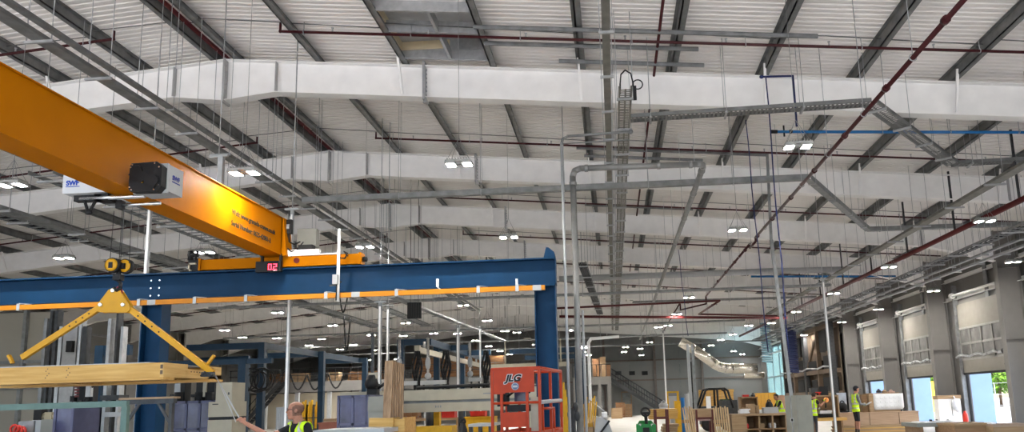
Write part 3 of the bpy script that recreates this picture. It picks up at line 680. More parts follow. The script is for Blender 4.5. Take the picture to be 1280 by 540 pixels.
mb=MB(); mb.box(-8.14,BY-.14,cz0-.02,-8.11,BY-.1,cz0+.14); mb.box(-8.14,BY-.14,cz0+.11,-7.99,BY-.1,cz0+.14); mb.box(-8.14,BY-.14,cz0-.02,-8.08,BY-.1,cz0+.01); mb.build('limit_switch',CRM,t)
mb=MB(); mb.box(-6.30,BY-.14,GB+.03,-5.55,BY-.05,GB+.12); mb.box(-6.6,BY-.13,GB+.005,-5.2,BY-.05,GB+.03); mb.build('cable_cover',WHT,t)
mb=MB(); mb.lathe((-6.0,BY-.125,cz0+.11),(0,1,0),[(.055,0),(.055,.03)],12); mb.build('stop_button',mat('dark_red_lens',(.10,.01,.01),.3),t)
x=XR+.0135
Mx=frame_m(aX(290,267,x),(0,1,0),(0,0,1)); text('Web: www.granada-cranes.co.uk',.122,Mx,'lettering',BLK,t,.003,sx=1.02)
Mx=frame_m(aX(289,281,x),(0,1,0),(0,0,1)); text('Serial Number: 0625-42981-2',.122,Mx,'lettering',BLK,t,.003,sx=1.02)
# electrical gear on the far end of the girder
t=thing('crane_control_box','white control box with black isolator on the end of the orange girder','electrical box',(-5.9,BY-.02,GB+.35))
mb=MB(); mb.box(-6.10,BY+.12,4.66,-5.72,BY+.3,5.02); mb.build('enclosure',CAB,t)
mb=MB(); mb.box(-6.24,BY-.13,4.88,-6.12,BY-.04,5.16); mb.build('isolator',BLK,t)
mb=MB(); mb.box(-6.21,BY-.15,4.97,-6.15,BY-.13,5.06); mb.build('label_plate',LGT,t)
mb=MB(); mb.path([(-6.18,BY-.09,4.9),(-6.16,BY-.1,4.72),(-6.05,BY-.12,4.66),(-5.95,BY-.08,4.72)],.014,6); mb.path([(-6.2,BY-.1,4.9),(-6.22,BY-.12,4.62),(-6.1,BY-.14,4.52),(-5.9,BY-.1,4.56)],.014,6); mb.path([(-5.9,BY-.05,4.72),(-6.12,BY-.1,4.42)],.012,6)
mb.build('cable',BLK,t); mb=MB(); mb.box(-6.0,BY-.06,4.55,-5.72,BY+.1,4.66); mb.build('gland_block',BLK,t)
# load display
p=aY(330,340,BY-.3)
t=thing('load_display','black load display reading 0.2 in red digits hanging in front of the blue beam','display',(-6.35,BY-.3,cz0))
dx0,dx1=aY(320,333,BY-.3).x,aY(351,333,BY-.3).x; dz1,dz0=aY(335,327.5,BY-.3).z,aY(335,340,BY-.3).z
mb=MB(); mb.box(dx0,BY-.32,dz0,dx1,BY-.22,dz1); mb.box(dx0+.01,BY-.335,dz1-.005,dx1-.01,BY-.32,dz1+.01); mb.build('case',BLK,t)
for x in (dx0+.09,dx1-.03):
    mb=MB(); mb.box(x-.02,BY-.27,dz1,x+.02,BY-.2,dz1+.16); mb.bar((x,BY-.25,dz1+.15),(x,BY-.09,dz1+.15),.03,.02); mb.build('hanger',BLK,t)
def seg(mb,c,w,h,which,y):
    s={'a':(-w/2,h-.012,w/2,h),'g':(-w/2,h/2-.006,w/2,h/2+.006),'d':(-w/2,0,w/2,.012),'f':(-w/2,h/2,-w/2+.012,h),'b':(w/2-.012,h/2,w/2,h),'e':(-w/2,0,-w/2+.012,h/2),'c':(w/2-.012,0,w/2,h/2)}
    for q in which: a=s[q]; mb.box(c[0]+a[0],y-.004,c[1]+a[1],c[0]+a[2],y,c[1]+a[3])
mb=MB(); hx=dx0+(dx1-dx0)*.58; hz=dz0+.035
seg(mb,(hx,hz),.065,.115,'abcdef',BY-.321); seg(mb,(hx+.10,hz),.065,.115,'abged',BY-.321); mb.box(hx+.045,BY-.325,hz,hx+.057,BY-.321,hz+.012); mb.build('digits',LEDR,t)
mb=MB(); mb.box(dx1-.13,BY-.325,dz0+.012,dx1-.06,BY-.321,dz0+.022); mb.build('label_strip',WHT,t)
# drop pole with junction box in front of the beam
Y=BY-.3; a=aY(424,286,Y); b=aY(422,377,Y); mb=None
t=thing('junction_pole','slim white pole with a grey junction box fixed to the front of the blue beam','pole',(a.x,Y,b.z))
mb=MB(); mb.tube((a.x,Y,b.z),(a.x,Y,a.z),.03,10); mb.build('pole',WHT,t)
q=aY(421,350,Y); mb=MB(); mb.box(a.x-.075,Y-.1,q.z-.09,a.x+.02,Y-.03,q.z+.09); mb.build('junction_box',LGT,t)
mb=MB(); mb.bar((a.x,Y,q.z-.02),(a.x,BY-.16,q.z-.02),.04,.03); mb.bar((a.x-.16,Y,q.z-.1),(a.x-.02,Y,q.z-.1),.03,.03); mb.build('clamp',DRK,t)
mb=MB(); c=aY(428,322,Y); mb.path([(a.x+.02,Y,c.z+.0),(a.x+.12,Y,c.z-.02),(a.x+.17,Y,c.z+.08),(a.x+.1,Y,c.z+.12),(a.x+.18,Y,c.z+.02)],.012,6); mb.path([(a.x-.01,Y-.03,b.z+.5),(a.x-.02,Y-.03,b.z+.02)],.012,6); mb.build('cable',BLK,t)
# small white sensors on the beam face
for px,lab in ((547,'small white sensor on the face of the blue beam near its middle'),(646,'small white sensor on the face of the blue beam near its right end')):
    a=aY(px,354,BY-.17); mb=MB(); mb.box(a.x-.02,BY-.2,a.z-.07,a.x+.02,BY-.15,a.z+.08); mb.bar((a.x,BY-.17,a.z-.08),(a.x+.08,BY-.18,a.z-.13),.02,.015); mb.build('beam_sensor',WHT,None,lab,cat='sensor')
# --- hoist trolley
HY=9.45
t=thing('crane_hoist','black and grey wire-rope hoist trolley straddling the bottom of the orange girder','hoist',(-6.44,HY,GB))
def pyr(px,py,Y): return aY(px,py,Y)
hx0=XR+.03; mb=MB()
g0=aY(166,255,HY-.2); g1=aY(212,216,HY-.2)
c=V(((g0.x+g1.x)/2-.02,HY,(g0.z+g1.z)/2)); 
xx0=XR+.10; xx1=xx0+.43; z0=4.34; z1=4.73
pr=[(xx0,z0+.04),(xx0+.03,z0),(xx1-.06,z0-.01),(xx1,z0+.06),(xx1,z1-.06),(xx1-.07,z1),(xx0+.02,z1-.01),(xx0,z1-.05)]
mb.prism([(x,HY-.18,z) for x,z in pr],(0,.12,0)); 
mb.bar((xx0+.04,HY-.2,z1-.12),(xx1-.05,HY-.2,z0+.08),.13,.03,(0,1,0))
mb.lathe((xx0+.1,HY-.19,z1-.12),(0,-1,0),[(.08,0),(.07,.02)],14); mb.lathe((xx1-.1,HY-.19,z0+.13),(0,-1,0),[(.085,0),(.075,.03)],14)
mb.build('gearbox',BLK,t)
mb=MB()
for x,z in pr: mb.lathe((xx0+.15+(x-xx0-.15)*.88,HY-.18,(z-.5*(z0+z1))*.88+.5*(z0+z1)),(0,-1,0),[(.011,0),(.011,.012)],6)
mb.build('bolts',CHR,t)
mb=MB(); mb.prism([(xx0+.19,HY-.215,z0+.10),(xx0+.23,HY-.215,z0+.10),(xx0+.21,HY-.215,z0+.14)],(0,.004,0)); mb.build('warning_sign',YELB,t)
mb=MB(); mb.box(xx0-.01,HY-.06,z0-.0,xx1+.01,HY-.02,z1+.01); mb.box(xx0+.02,HY-.02,z0+.03,xx1+.012,HY+.30,z1+.0)
mb.build('drum_housing',LGT,t)
text('SWF',.085,frame_m((xx1+.0135,HY+.05,z0+.21),(0,1,0),(0,0,1)),'logo',mat('dark_blue_print',(.01,.02,.22),.5),t,.004)
mb=MB(); mb.box(xx1+.012,HY+.05,z0+.175,xx1+.0145,HY+.23,z0+.19); mb.build('logo_strip',mat('dark_blue_print',(.01,.02,.22),.5),t)
# counter box on the other side
by=9.62; bx0=aY(78,235,by).x; bx1=XL-.05; bz0,bz1=4.46,4.74
mb=MB(); pr=[(bx0+.02,bz0),(bx1-.02,bz0),(bx1,bz0+.03),(bx1,bz1),(bx0,bz1),(bx0,bz0+.03)]; mb.prism([(x,by,z) for x,z in pr],(0,.5,0)); mb.build('electrical_housing',mat('hoist_light_grey',(.62,.64,.66),.4,0,.04),t)
text('SWF',.09,frame_m((bx0+.05,by-.003,bz0+.115),(1,0,0),(0,0,1)),'logo',mat('bright_blue_print',(.01,.06,.42),.5),t,.004)
mb=MB(); mb.box(bx0+.045,by-.004,bz0+.09,bx0+.24,by-.001,bz0+.10); mb.build('logo_strip',MATS['bright_blue_print'],t)
mb=MB()
mb.tube((bx0+.3,HY+.12,4.36),(xx0+.04,HY+.12,4.365),.03,12); mb.build('cross_bar',CHR,t)
mb=MB(); mb.tube((XL+.02,HY+.28,4.30),(xx0+.16,HY+.28,4.30),.022,12); mb.build('cross_bar',CHR,t)
mb=MB(); mb.box(bx0+.22,HY+.1,4.33,bx0+.60,HY+.2,4.41); mb.box(bx0+.5,HY+.1,4.33,XL+.02,HY+.3,4.42); mb.box(XL+.04,HY+.24,4.25,XL+.12,HY+.33,4.36); mb.build('trolley_frame',BLK,t)
mb=MB(); mb.tube((bx0+.36,HY+.12,4.34),(bx0+.42,HY+.12,4.18),.02,8); mb.tube((bx0+.52,HY+.12,4.34),(bx0+.44,HY+.12,4.18),.02,8); mb.ell((bx0+.43,HY+.12,4.17),.05,.03,.03); mb.build('guide_arm',BLK,t)
for x in (XL+.01,XR-.01):
    mb=MB(); mb.lathe((x-.03,HY+.1,GB+.07),(1,0,0),[(.05,0),(.05,.06)],12); mb.build('wheel',DRK,t)
# --- hook block
KY=9.9; kc=aY(144.5,332.5,KY); 
t=thing('hook_block','yellow and black twin-sheave hook block hanging above the lifting frame','hook block',(kc.x,KY,kc.z))
for dx,dy,n in ((0,-.05,'a'),(.11,.06,'b')):
    mb=MB(); c=kc+V((dx,dy,0)); mb.lathe(c+V((0,-.055,0)),(0,1,0),[(.055,0),(.085,.005),(.085,.02)],20); mb.build('sheave_cover',YEL,t)
    mb=MB(); mb.lathe(c+V((0,-.035,0)),(0,1,0),[(.10,0),(.10,.07)],20); mb.build('sheave_housing',BLK,t)
    mb=MB(); mb.box(c.x-.028,c.y-.062,c.z-.045,c.x+.028,c.y-.054,c.z+.035); mb.build('label_plate',BLK,t)
mb=MB(); mb.box(kc.x-.02,KY-.03,kc.z-.03,kc.x+.13,KY+.05,kc.z+.03); mb.tube(kc+V((.05,.0,-.06)),kc+V((.05,0,-.2)),.03,10); mb.box(kc.x+.0,KY-.05,kc.z-.2,kc.x+.1,KY+.05,kc.z-.12)
mb.path([kc+V((.05,0,-.2)),kc+V((.09,0,-.24)),kc+V((.085,0,-.31)),kc+V((.04,0,-.335)),kc+V((.0,0,-.30))],.022,8); mb.build('hook',BLK,t)
mb=MB()
for dx in (-.085,.045,.065,.19): mb.tube((kc.x+dx,KY,kc.z+.03),(kc.x+dx*.9,KY,4.27),.0045,5)
mb.build('wire_rope',DRK,t)
mb=MB()
s0=kc+V((.035,.035,-.28)); mb.path([s0,s0+V((-.05,0,-.04)),s0+V((-.06,0,-.10)),s0+V((-.03,0,-.15)),s0+V((.03,0,-.15)),s0+V((.06,0,-.10)),s0+V((.05,0,-.04)),s0],.011,8); mb.build('shackle',mat('red_shackle',(.25,.01,.03),.4),t)
# --- lifting frame
LY=9.95; A=aY(145.5,364,LY); 
t=thing('load_spreader','yellow triangular lifting frame with two drilled legs holding the timber panel','lifting frame',(A.x,LY,A.z-.4))
q=[aY(x,y,LY) for x,y in ((138,363),(145,360),(152,363),(164,382),(165,388),(161,391),(128,391),(122,389),(122,384))]
for dy in (-.045,.03):
    mb=MB(); mb.prism([p+V((0,dy,0)) for p in q],(0,.014,0)); mb.build('apex_plate',YEL,t)
mb=MB()
for x,y in ((144.5,364),(129,381.5),(157,381.5)):
    c=aY(x,y,LY); mb.lathe(c+V((0,-.075,0)),(0,1,0),[(.02,0),(.028,.006),(.028,.15)],10)
mb.build('pin',CHR,t)
for (a,b) in (((129,382),(28,447)),((157,382),(266,466))):
    a=aY(*a,LY); b=aY(*b,LY); d=(b-a).normalized(); mb=MB(); mb.bar(a-d*.05,b,.055,.075,(0,0,1)); mb.build('leg',YEL,t)
    mb=MB()
    for f in (.16,.24,.32,.40): c=a.lerp(b,f); mb.lathe(c+V((0,-.031,0)),(0,1,0),[(.012,0),(.012,.004)],8)
    mb.build('pin_hole',BLK,t)
for a,b in (((11,444),(16,454)),((259,456),(268,444))):
    a=aY(*a,LY+.05); b=aY(*b,LY+.05); mb=MB(); mb.bar(a,b,.05,.03); mb.build('foot_bracket',YEL,t)
mb=MB(); c=aY(263,468,LY); mb.box(c.x-.1,LY-.05,c.z-.03,c.x+.05,LY+.03,c.z+.03); mb.path([c+V((-.1,-.06,-.02)),c+V((-.04,-.07,.03)),c+V((.02,-.06,-.03)),c+V((.07,-.06,.02))],.012,6); mb.build('clamp',DRK,t)
# --- timber panel
c0=aY(205,453,9.3)
px0,px1=-8.6,c0.x; py0,py1=9.3,10.72; pz1=c0.z; pz0=pz1-.175
t=thing('timber_floor_cassette','long pale timber floor panel hanging from the yellow lifting frame','timber panel',(-7,10,pz0))
mb=MB(); mb.box(px0,py0,pz0,px1-.045,py0+.045,pz1); mb.build('edge_board',PINE,t)
mb=MB(); mb.box(px0,py1-.045,pz0,px1-.045,py1,pz1); mb.build('edge_board',PINE,t)
mb=MB(); mb.box(px1-.045,py0,pz0,px1,py0+.55,pz1); mb.box(px1-.045,py0+.55,pz0,px1,py1,pz0+.06); mb.box(px1-.045,py1-.35,pz0,px1,py1,pz1); mb.box(px1-.13,py0+.45,pz0+.06,px1-.05,py1-.35,pz0+.12); mb.build('end_board',PINEY,t)
for x in [px0+.4*i for i in range(1,7)]:
    mb=MB(); mb.box(x-.022,py0+.045,pz0,x+.022,py1-.045,pz1-.01); mb.build('joist',PINEY,t)
mb=MB(); mb.box(px0,py0+.01,pz0-.035,px1+.0,py0+.25,pz0-.0); mb.box(px0,py1-.3,pz0-.03,px1+.03,py1,pz0); mb.box(px0+1.3,py0+.25,pz0-.03,px0+1.5,py1-.3,pz0); mb.build('bottom_batten',PINE,t)
mb=MB(); mb.box(px0,py0+.02,pz1,px1-.2,py1-.02,pz1+.012); mb.build('top_sheet',LGT,t)
mb=MB()
for x in (-7.05,-6.78): 
    for i in range(5): mb.lathe((x+.02*((i*7)%3-1),py0-.0015,pz0+.03+.028*i),(0,1,0),[(.008,0),(.008,.002)],6)
for z in (pz0+.03,pz0+.10): mb.box(px1-.043,py0-.002,z,px1-.01,py0+.001,z+.05)
for i in range(5): mb.box(px1-.045+.046,py0+.62+.07*i,pz0+.075,px1+.002,py0+.65+.07*i,pz0+.09)
mb.build('nail_marks',DKW,t)
# tag strap held by the worker
a=V((px1+.02,py1-.2,pz0+.05)); hnd=aY(298,522,9.45)
mb=MB(); mb.bar(a,hnd+V((.01,.0,.0)),.016,.003,(0,1,0)); mb.bar(a+V((.02,0,-.02)),hnd+V((-.02,-.02,-.05)),.010,.003,(0,1,0)); mb.build('tag_strap',LGT,None,'pale strap from the corner of the timber panel down to the hand of the worker',cat='strap')
# ---------------------------------------------------------------- smaller blue workstation gantries
ZG=4.3
def gantry(label,posts,beams,grp='dark blue workstation gantries',ZG=4.3,bh=.26):
    t=thing('workstation_gantry',label,'gantry',(posts[0][0],posts[0][1],0),grp)
    for x,y in posts:
        mb=MB(); mb.box(x-.13,y-.13,.02,x+.13,y+.13,ZG); mb.box(x-.22,y-.22,0,x+.22,y+.22,.02); mb.build('post',BLUD,t)
    for a,b in beams:
        mb=MB(); mb.bar((*a,ZG-bh/2),(*b,ZG-bh/2),.16,bh); mb.build('beam',BLUD,t)
    return t
def gx(px,Y): return aY(px,470,Y).x
gA0=gx(327,31); gantry('dark blue gantry row of three posts receding past the bald worker on the left',[(gA0,31),(gx(402,37),37),(gx(456,43),43)],[((gA0,31),(gA0-3.2,31)),((gA0,31),(gA0,43)),((gx(402,37),37),(gx(402,37)-2.7,37)),((gx(456,43),43),(gx(456,43)-2.6,43))])
gantry('dark blue gantry post seen at far left behind the row of three posts',[(gx(308,38.5),38.5)],[((gx(308,38.5),38.5),(gx(308,38.5)-3,38.5))])
g1=gx(501,32); g2=gx(546,36); g3=gx(578,40)
gantry('dark blue gantry frame over the vacuum lifters behind the cream beam',[(g1,32),(g2-.0,36),(g3,40)],[((g1,32),(g1+1.2,32)),((g1+1.2,32),(g1+1.3,46)),((g2,36),(g2+1.5,36)),((g3,40),(g3+1.5,40))])
gantry('pair of dark blue gantry posts to the right of the thick grey pipe',[(gx(722,40),40),(gx(730,46),46)],[((gx(722,40),40),(gx(722,40)-3.5,40)),((gx(730,46),46),(gx(730,46)-3.5,46)),((gx(722,40),40),(gx(722,40),46))])
gantry('thin dark blue gantry beam on the left behind the timber panel',[(gx(304,26),26)],[((gx(196,26),26),(gx(340,26),26))],ZG=3.3,bh=.18)
gantry('short dark blue gantry between the grey machine columns on the left',[(gx(125,22),22)],[((gx(123,22),22),(gx(162,22),22))],ZG=3.55,bh=.3)
# hanging white monorail track
a=aY(522,437,30); b=aY(598,459,46); 
t=thing('monorail_track','cream monorail track hung at a slant under the blue gantry','track',a); mb=MB(); mb.bar((a.x,30,a.z),(a.x+.1,44,a.z),.12,.22); mb.build('track_bar',CRM,t)
mb=MB(); mb.box(a.x-.1,29.9,a.z-.16,a.x+.1,30.1,a.z+.16); mb.build('end_cap',CRM,t)
for y in (31,38,43): 
    mb=MB(); mb.tube((a.x+.02,y,a.z),(a.x+.02,y,ZG-.2),.05,8); mb.build('hanger',LGT,t)
b=aY(600,459,36); mb=MB(); mb.bar((b.x,36,b.z),(b.x+4.2,36,b.z+.02),.12,.2); mb.tube((b.x+1.2,36,b.z),(b.x+1.2,36,b.z+1.2),.04,6); mb.tube((b.x+3.8,36,b.z),(b.x+3.8,36,b.z+1.2),.04,6); mb.build('hanging_track',CRM,None,'short cream track crossing behind the top of the orange lift',cat='track')
# vacuum lifters
def lifter(px,Y,z,label,w=1.1):
    p=aY(px,470,Y); t=thing('hanging_vacuum_lifter',label,'lifting device',(p.x,Y,z),'vacuum lifters behind the cream machine beam')
    mb=MB(); mb.tube((p.x-.2,Y,z),(p.x-.2,Y,3.9),.05,10); mb.build('mast',CHR,t)
    mb=MB(); mb.ell((p.x-.2,Y,z+.75),.10,.10,.24); mb.ell((p.x-.2,Y,z+.3),.12,.1,.12); mb.build('valve_head',LGT,t)
    mb=MB(); mb.box(p.x-w/2,Y-.1,z,p.x+w/2,Y+.1,z+.14); mb.build('cross_beam',LGT,t)
    for x in (-w/2+.1,w/2-.1):
        mb=MB(); mb.tube((p.x+x,Y,z),(p.x+x,Y,z-.35),.04,8); mb.lathe((p.x+x,Y,z-.45),(0,0,1),[(.16,0),(.12,.08),(.04,.12)],12); mb.build('suction_cup',BLK,t)
    mb=MB(); n=9
    for i in range(4): mb.path([(p.x+.30+.07*i+.05*math.sin(j*.9+i),Y+.12+.06*(i%2),z-.25+1.45*j/n) for j in range(n+1)],.045,6)
    mb.path([(p.x+.30+.10*j/4+.06*math.sin(j),Y+.15,z-.25-.18*math.sin(math.pi*j/4)) for j in range(5)],.045,6); mb.build('hose_coil',BLK,t)
lifter(506,27,2.25,'black vacuum lifter with coiled hose just right of the timber boards',.9)
lifter(542,27,2.25,'black vacuum lifter with coiled hose in the middle behind the cream beam',.9)
t=lifter(594,30,2.4,'black hose coil lifter next to the orange lift',.5)
# ================================================================ THINGS ON THE FLOOR
def xp(px,Y,py=505): return aY(px,py,Y).x
def zp(py,Y,px=700): return aY(px,py,Y).z
def rect(x0,x1,yt,yb,Y):
    """front face of something standing at depth Y: X range and Z range"""
    xm=(x0+x1)/2; ym=(yt+yb)/2
    return aY(x0,ym,Y).x,aY(x1,ym,Y).x,max(0,aY(xm,yb,Y).z),aY(xm,yt,Y).z
# --- orange scissor lift
Y0=11.8; LA=aY(615.5,500,Y0); LB=aY(676.5,500,Y0); ZT=zp(460.8,Y0,645); ZM=zp(503.5,Y0,645); ZF=ZT-1.1
vd=V((.135,1,0)).normalized(); ud=V((vd.y,-vd.x,0)); LW=(LB-LA).dot(ud); LL=1.62
O=V((LA.x,Y0,0))
def lp(u,v,z): return O+ud*u+vd*v+V((0,0,z))
t=thing('scissor_lift','bright orange scissor lift platform with guard rails in front of the right blue column','scissor lift',lp(LW/2,LL/2,0))
mb=MB(); mb.hexa([lp(u,v,z) for z in (ZF-.1,ZF) for u,v in ((0,0),(LW,0),(LW,LL),(0,LL))]); mb.build('platform',DRK,t)
mb=MB()
for z,r in ((ZT,.024),(ZM,.02)): mb.path([lp(0,0,z),lp(LW,0,z),lp(LW,LL,z),lp(0,LL,z),lp(0,0,z)],r,8)
mb.bar(lp(0,0,ZT-.01),lp(LW,0,ZT-.01),.05,.05); mb.bar(lp(LW,0,ZT-.01),lp(LW,LL,ZT-.01),.04,.04)
for z0,z1 in ((ZF-.08,ZF+.16),):
    for a,b in ((lp(0,0,0),lp(LW,0,0)),(lp(LW,0,0),lp(LW,LL,0)),(lp(0,0,0),lp(0,LL,0)),(lp(0,LL,0),lp(LW,LL,0))): mb.bar(a+V((0,0,(z0+z1)/2)),b+V((0,0,(z0+z1)/2)),.02,z1-z0)
mb.build('guard_rail',JLO,t)
for u,v in ((0,0),(LW*.2,0),(LW*.74,0),(LW,0),(LW,LL*.48),(LW,LL),(0,LL),(0,LL*.5),(LW*.5,LL)):
    mb=MB(); mb.bar(lp(u,v,ZF-.05),lp(u,v,ZT),.04,.04,ud); mb.build('post',JLO,t)
mb=MB()   # upper sheet with cut-out
for a,b,z0,z1 in ((.03,LW*.28,ZT-.38,ZT-.02),(LW*.28,LW*.74,ZT-.36,ZT-.02),(LW*.74,LW*.9,ZT-.36,ZT-.02)): mb.hexa([lp(u,v,z) for z in (z0,z1) for u,v in ((a,-.03),(b,-.03),(b,-.015),(a,-.015))])
mb.build('front_sheet',JLO,t)
mb=MB(); mb.hexa([lp(u,v,z) for z in (ZM-.36,ZM-.14) for u,v in ((LW*.22,-.02),(LW*.74,-.02),(LW*.74,0),(LW*.22,0))]); mb.build('lower_sheet',JLO,t)
mb=MB(); mb.path([lp(LW*1.0,LL*.12,ZM+.0),lp(LW,LL*.12,ZF)],.018,8); mb.path([lp(LW,LL*.1,ZM-.1),lp(LW,LL*.62,ZM-.1),lp(LW,LL*.62,ZF)],.02,8); mb.path([lp(LW,LL*.62,ZM-.45),lp(LW,LL,ZM-.45)],.018,8); mb.build('gate',JLO,t)
mb=MB(); mb.path([lp(LW+.01,.03,ZM+.0),lp(LW+.01,LL*.95,ZM+.02)],.03,8); mb.build('gate_bar',LGT,t,label='pale grey gate bar')
cm=lp(LW*.30,-.032,ZT-.19); LOGW=mat('logo_white',(.5,.5,.5),.5)
for off,bb,mm in ((0,.016,LOGW),(.004,.006,BLK)):
    Ms=frame_m(cm-vd*off,ud,(0,0,1)) @ Matrix(((1.15,.3,0,0),(0,1,0,0),(0,0,1,0),(0,0,0,1))); text('JLG',.135,Ms,'logo',mm,t,bb,ext=.001)
mb=MB(); mb.lathe(lp(LW*.5,-.03,ZT-.27),-vd,[(.06,0),(.06,.003)],18); mb.build('round_badge',mat('badge_blue_grey',(.08,.12,.22),.4),t)
mb=MB(); mb.torus(lp(LW*.5,-.034,ZT-.27),.05,.007,Matrix.Rotation(1.57,3,'X'),18,5); mb.box(*(lp(LW*.5,-.036,ZT-.285)-V((.035,.002,0))),*(lp(LW*.5,-.036,ZT-.255)+V((.035,.002,0)))); mb.build('badge_ring',LGT,t)
mb=MB(); mb.hexa([lp(u,v,z) for z in (ZF+.1,ZM+.08) for u,v in ((LW*.78,.1),(LW*.93,.1),(LW*.93,.3),(LW*.78,.3))]); mb.build('document_box',CRM,t)
mb=MB(); mb.hexa([lp(u,v,z) for z in (ZM-.05,ZM+.16) for u,v in ((.06,.05),(.2,.05),(.2,.25),(.06,.25))]); mb.path([lp(.2,.15,ZM+.1),lp(.4,.2,ZM+.25),lp(.55,.15,ZM+.15)],.02,6); mb.hexa([lp(u,v,z) for z in (ZM-.13,ZM-.03) for u,v in ((.2,.1),(.52,.1),(.52,.4),(.2,.4))]); mb.build('control_box',BLK,t)
mb=MB(); mb.hexa([lp(u,v,z) for z in (ZM+.02,ZM+.2) for u,v in ((.24,.4),(.42,.4),(.42,.6),(.24,.6))]); mb.build('tool_bag',LIL,t)
mb=MB()
for s in (0.08,LW-.08):
    mb.bar(lp(s,.1,.45),lp(s,LL-.1,ZF-.12),.04,.09); mb.bar(lp(s,LL-.1,.45),lp(s,.1,ZF-.12),.04,.09)
mb.build('scissor_arms',JLO,t)
mb=MB(); mb.hexa([lp(u,v,z) for z in (.16,.46) for u,v in ((0.02,0),(LW-.02,0),(LW-.02,LL),(0.02,LL))]); mb.build('base',DRK,t)
for u in (.06,LW-.06):
    for v in (.25,LL-.25):
        mb=MB(); mb.lathe(lp(u-.05,v,.16),ud,[(.16,0),(.16,.1)],16); mb.build('wheel',BLK,t)
# --- upright bundle of boards in a wooden stand
Y=11.0; t=thing('timber_stand','upright bundle of rough sawn boards leaning in a pale wooden stand','board bundle',aY(487,540,Y))
for i in range(6):
    a=aY(482+3.4*i*.95,536,Y+.03*i); b=aY(486.5+2.7*i,451+i*.9,Y+.25+.03*i); a.z=.5
    mb=MB(); mb.bar(a,b,.033,.12,(1,0,0)); mb.build('board',PINEZ,t)
a=aY(462,528,Y-.15); b=aY(492,528,Y-.15); mb=MB(); mb.bar(a,b,.05,.12); mb.build('front_rail',PINE,t)
q=rect(489,506,522,540,Y-.1); mb=MB(); mb.box(q[0],Y-.1,.0,q[0]+.03,Y+.5,q[3]); mb.box(q[1]-.03,Y-.1,0,q[1],Y+.5,q[3]); mb.box(q[0],Y-.12,.2,q[1],Y-.1,q[3]-.02); mb.box(q[0]-.3,Y+.5,.0,q[1],Y+.53,q[3]-.1); mb.box(q[0]-.3,Y-.1,.4,q[1],Y+.5,.5); mb.build('box',PINE,t)
# --- cream machine beam
Y=18.; q=rect(468,616,487,515,Y); t=thing('machine_gantry','long cream machine beam lying level behind the orange lift','machine',((q[0]+q[1])/2,Y,0))
zm=(q[2]+q[3])/2; x0=aY(425,500,Y).x
mb=MB(); mb.box(x0,Y,zm+.01,q[1]+1.3,Y+.5,q[3]); mb.box(x0,Y+.04,q[2],q[1]+1.3,Y+.5,zm-.05); mb.build('beam',CRM,t)
mb=MB(); mb.box(x0,Y+.06,zm-.05,q[1]+1.3,Y+.4,zm+.01); mb.build('guide_rail',GALD,t)
mb=MB()
for i in range(3): xx=aY(543.5+3*i,508,Y).x; mb.box(xx,Y+.035,zm-.16,xx+.03,Y+.041,zm-.11)
xx=aY(612,493,Y).x; mb.box(xx-.15,Y-.004,q[3]-.14,xx+.1,Y,q[3]-.11); mb.build('printed_marks',GALV,t)
for xx in (x0+.4,q[1]+1.0): 
    mb=MB(); mb.box(xx-.2,Y+.1,0,xx+.2,Y+.5,q[2]); mb.build('leg',CRM,t)
mb=MB(); a=aY(520,484,Y+.2); b=aY(612,484,Y+.2); mb.path([(a.x,Y+.25,q[3]+.06),(b.x,Y+.25,q[3]+.08)],.04,8); mb.build('energy_chain',BLK,t)
# black spindle carriage
Y=17.4; a=aY(466,500,Y); t=thing('spindle_carriage','black spindle carriage topped by a cream box left of the cream beam','machine head',(a.x,Y,1.2))
q=rect(460,472,480,521,Y); mb=MB(); mb.box(q[0],Y-.1,q[2],q[1],Y+.15,q[3]); mb.lathe(((q[0]+q[1])/2,Y-.1,q[3]-.1),(0,0,1),[(.13,0),(.16,.1),(.1,.3)],12); mb.box(q[0]-.1,Y-.05,q[2],q[1]+.2,Y+.2,q[2]+.1); mb.path([(q[1],Y,q[3]-.1),(q[1]+.16,Y,q[3]+.0),(q[1]+.35,Y,q[3]-.03)],.035,8); mb.build('body',BLK,t)
q2=rect(461.5,471,466,478,Y-.1); mb=MB(); mb.box(q2[0],Y-.15,q2[2],q2[1],Y-.02,q2[3]); mb.build('top_box',CRM,t)
q2=rect(463.5,471,502,508,Y-.12); mb=MB(); mb.box(q2[0],Y-.14,q2[2],q2[1],Y-.1,q2[3]); mb.build('tool_holder',CHR,t)
mb=MB(); q2=rect(464,467,450,466,Y); mb.box(q2[0],Y-.03,q2[2],q2[1],Y+.05,q2[3]+.6); mb.build('rack',DRK,t)
# lilac enclosures
def enclosure(x0,x1,yt,Y,label,depth=1.,n=3,dark=.0):
    q=rect(x0,x1,yt,540,Y); t=thing('machine_enclosure',label,'machine guard',((q[0]+q[1])/2,Y,0)); w=(q[1]-q[0])/n
    for i in range(n):
        mb=MB(); mb.box(q[0]+i*w+.03,Y,.1,q[0]+(i+1)*w-.02,Y+.03,q[3]-.03); mb.build('panel',LIL,t)
    mb=MB()
    for i in range(n+1): mb.box(q[0]+i*w-.025,Y-.02,0,q[0]+i*w+.025,Y+.05,q[3])
    mb.box(q[0],Y-.02,q[3]-.06,q[1],Y+.05,q[3]); mb.box(q[0],Y-.02,1.15,q[1],Y+.04,1.2); mb.box(q[0]-.03,Y+depth-.05,0,q[1]+.03,Y+depth,q[3]); mb.box(q[1]-.03,Y,0,q[1]+.03,Y+depth,q[3]); mb.build('frame',mat('lilac_grey_frame',(.085,.09,.16),.4),t)
    return t
enclosure(423,459,494,16.2,'lilac-blue machine guard panels just right of the bald worker',1.0,2)
enclosure(216,266,501,15.8,'lilac-blue machine guard under the right end of the timber panel',1.,3)
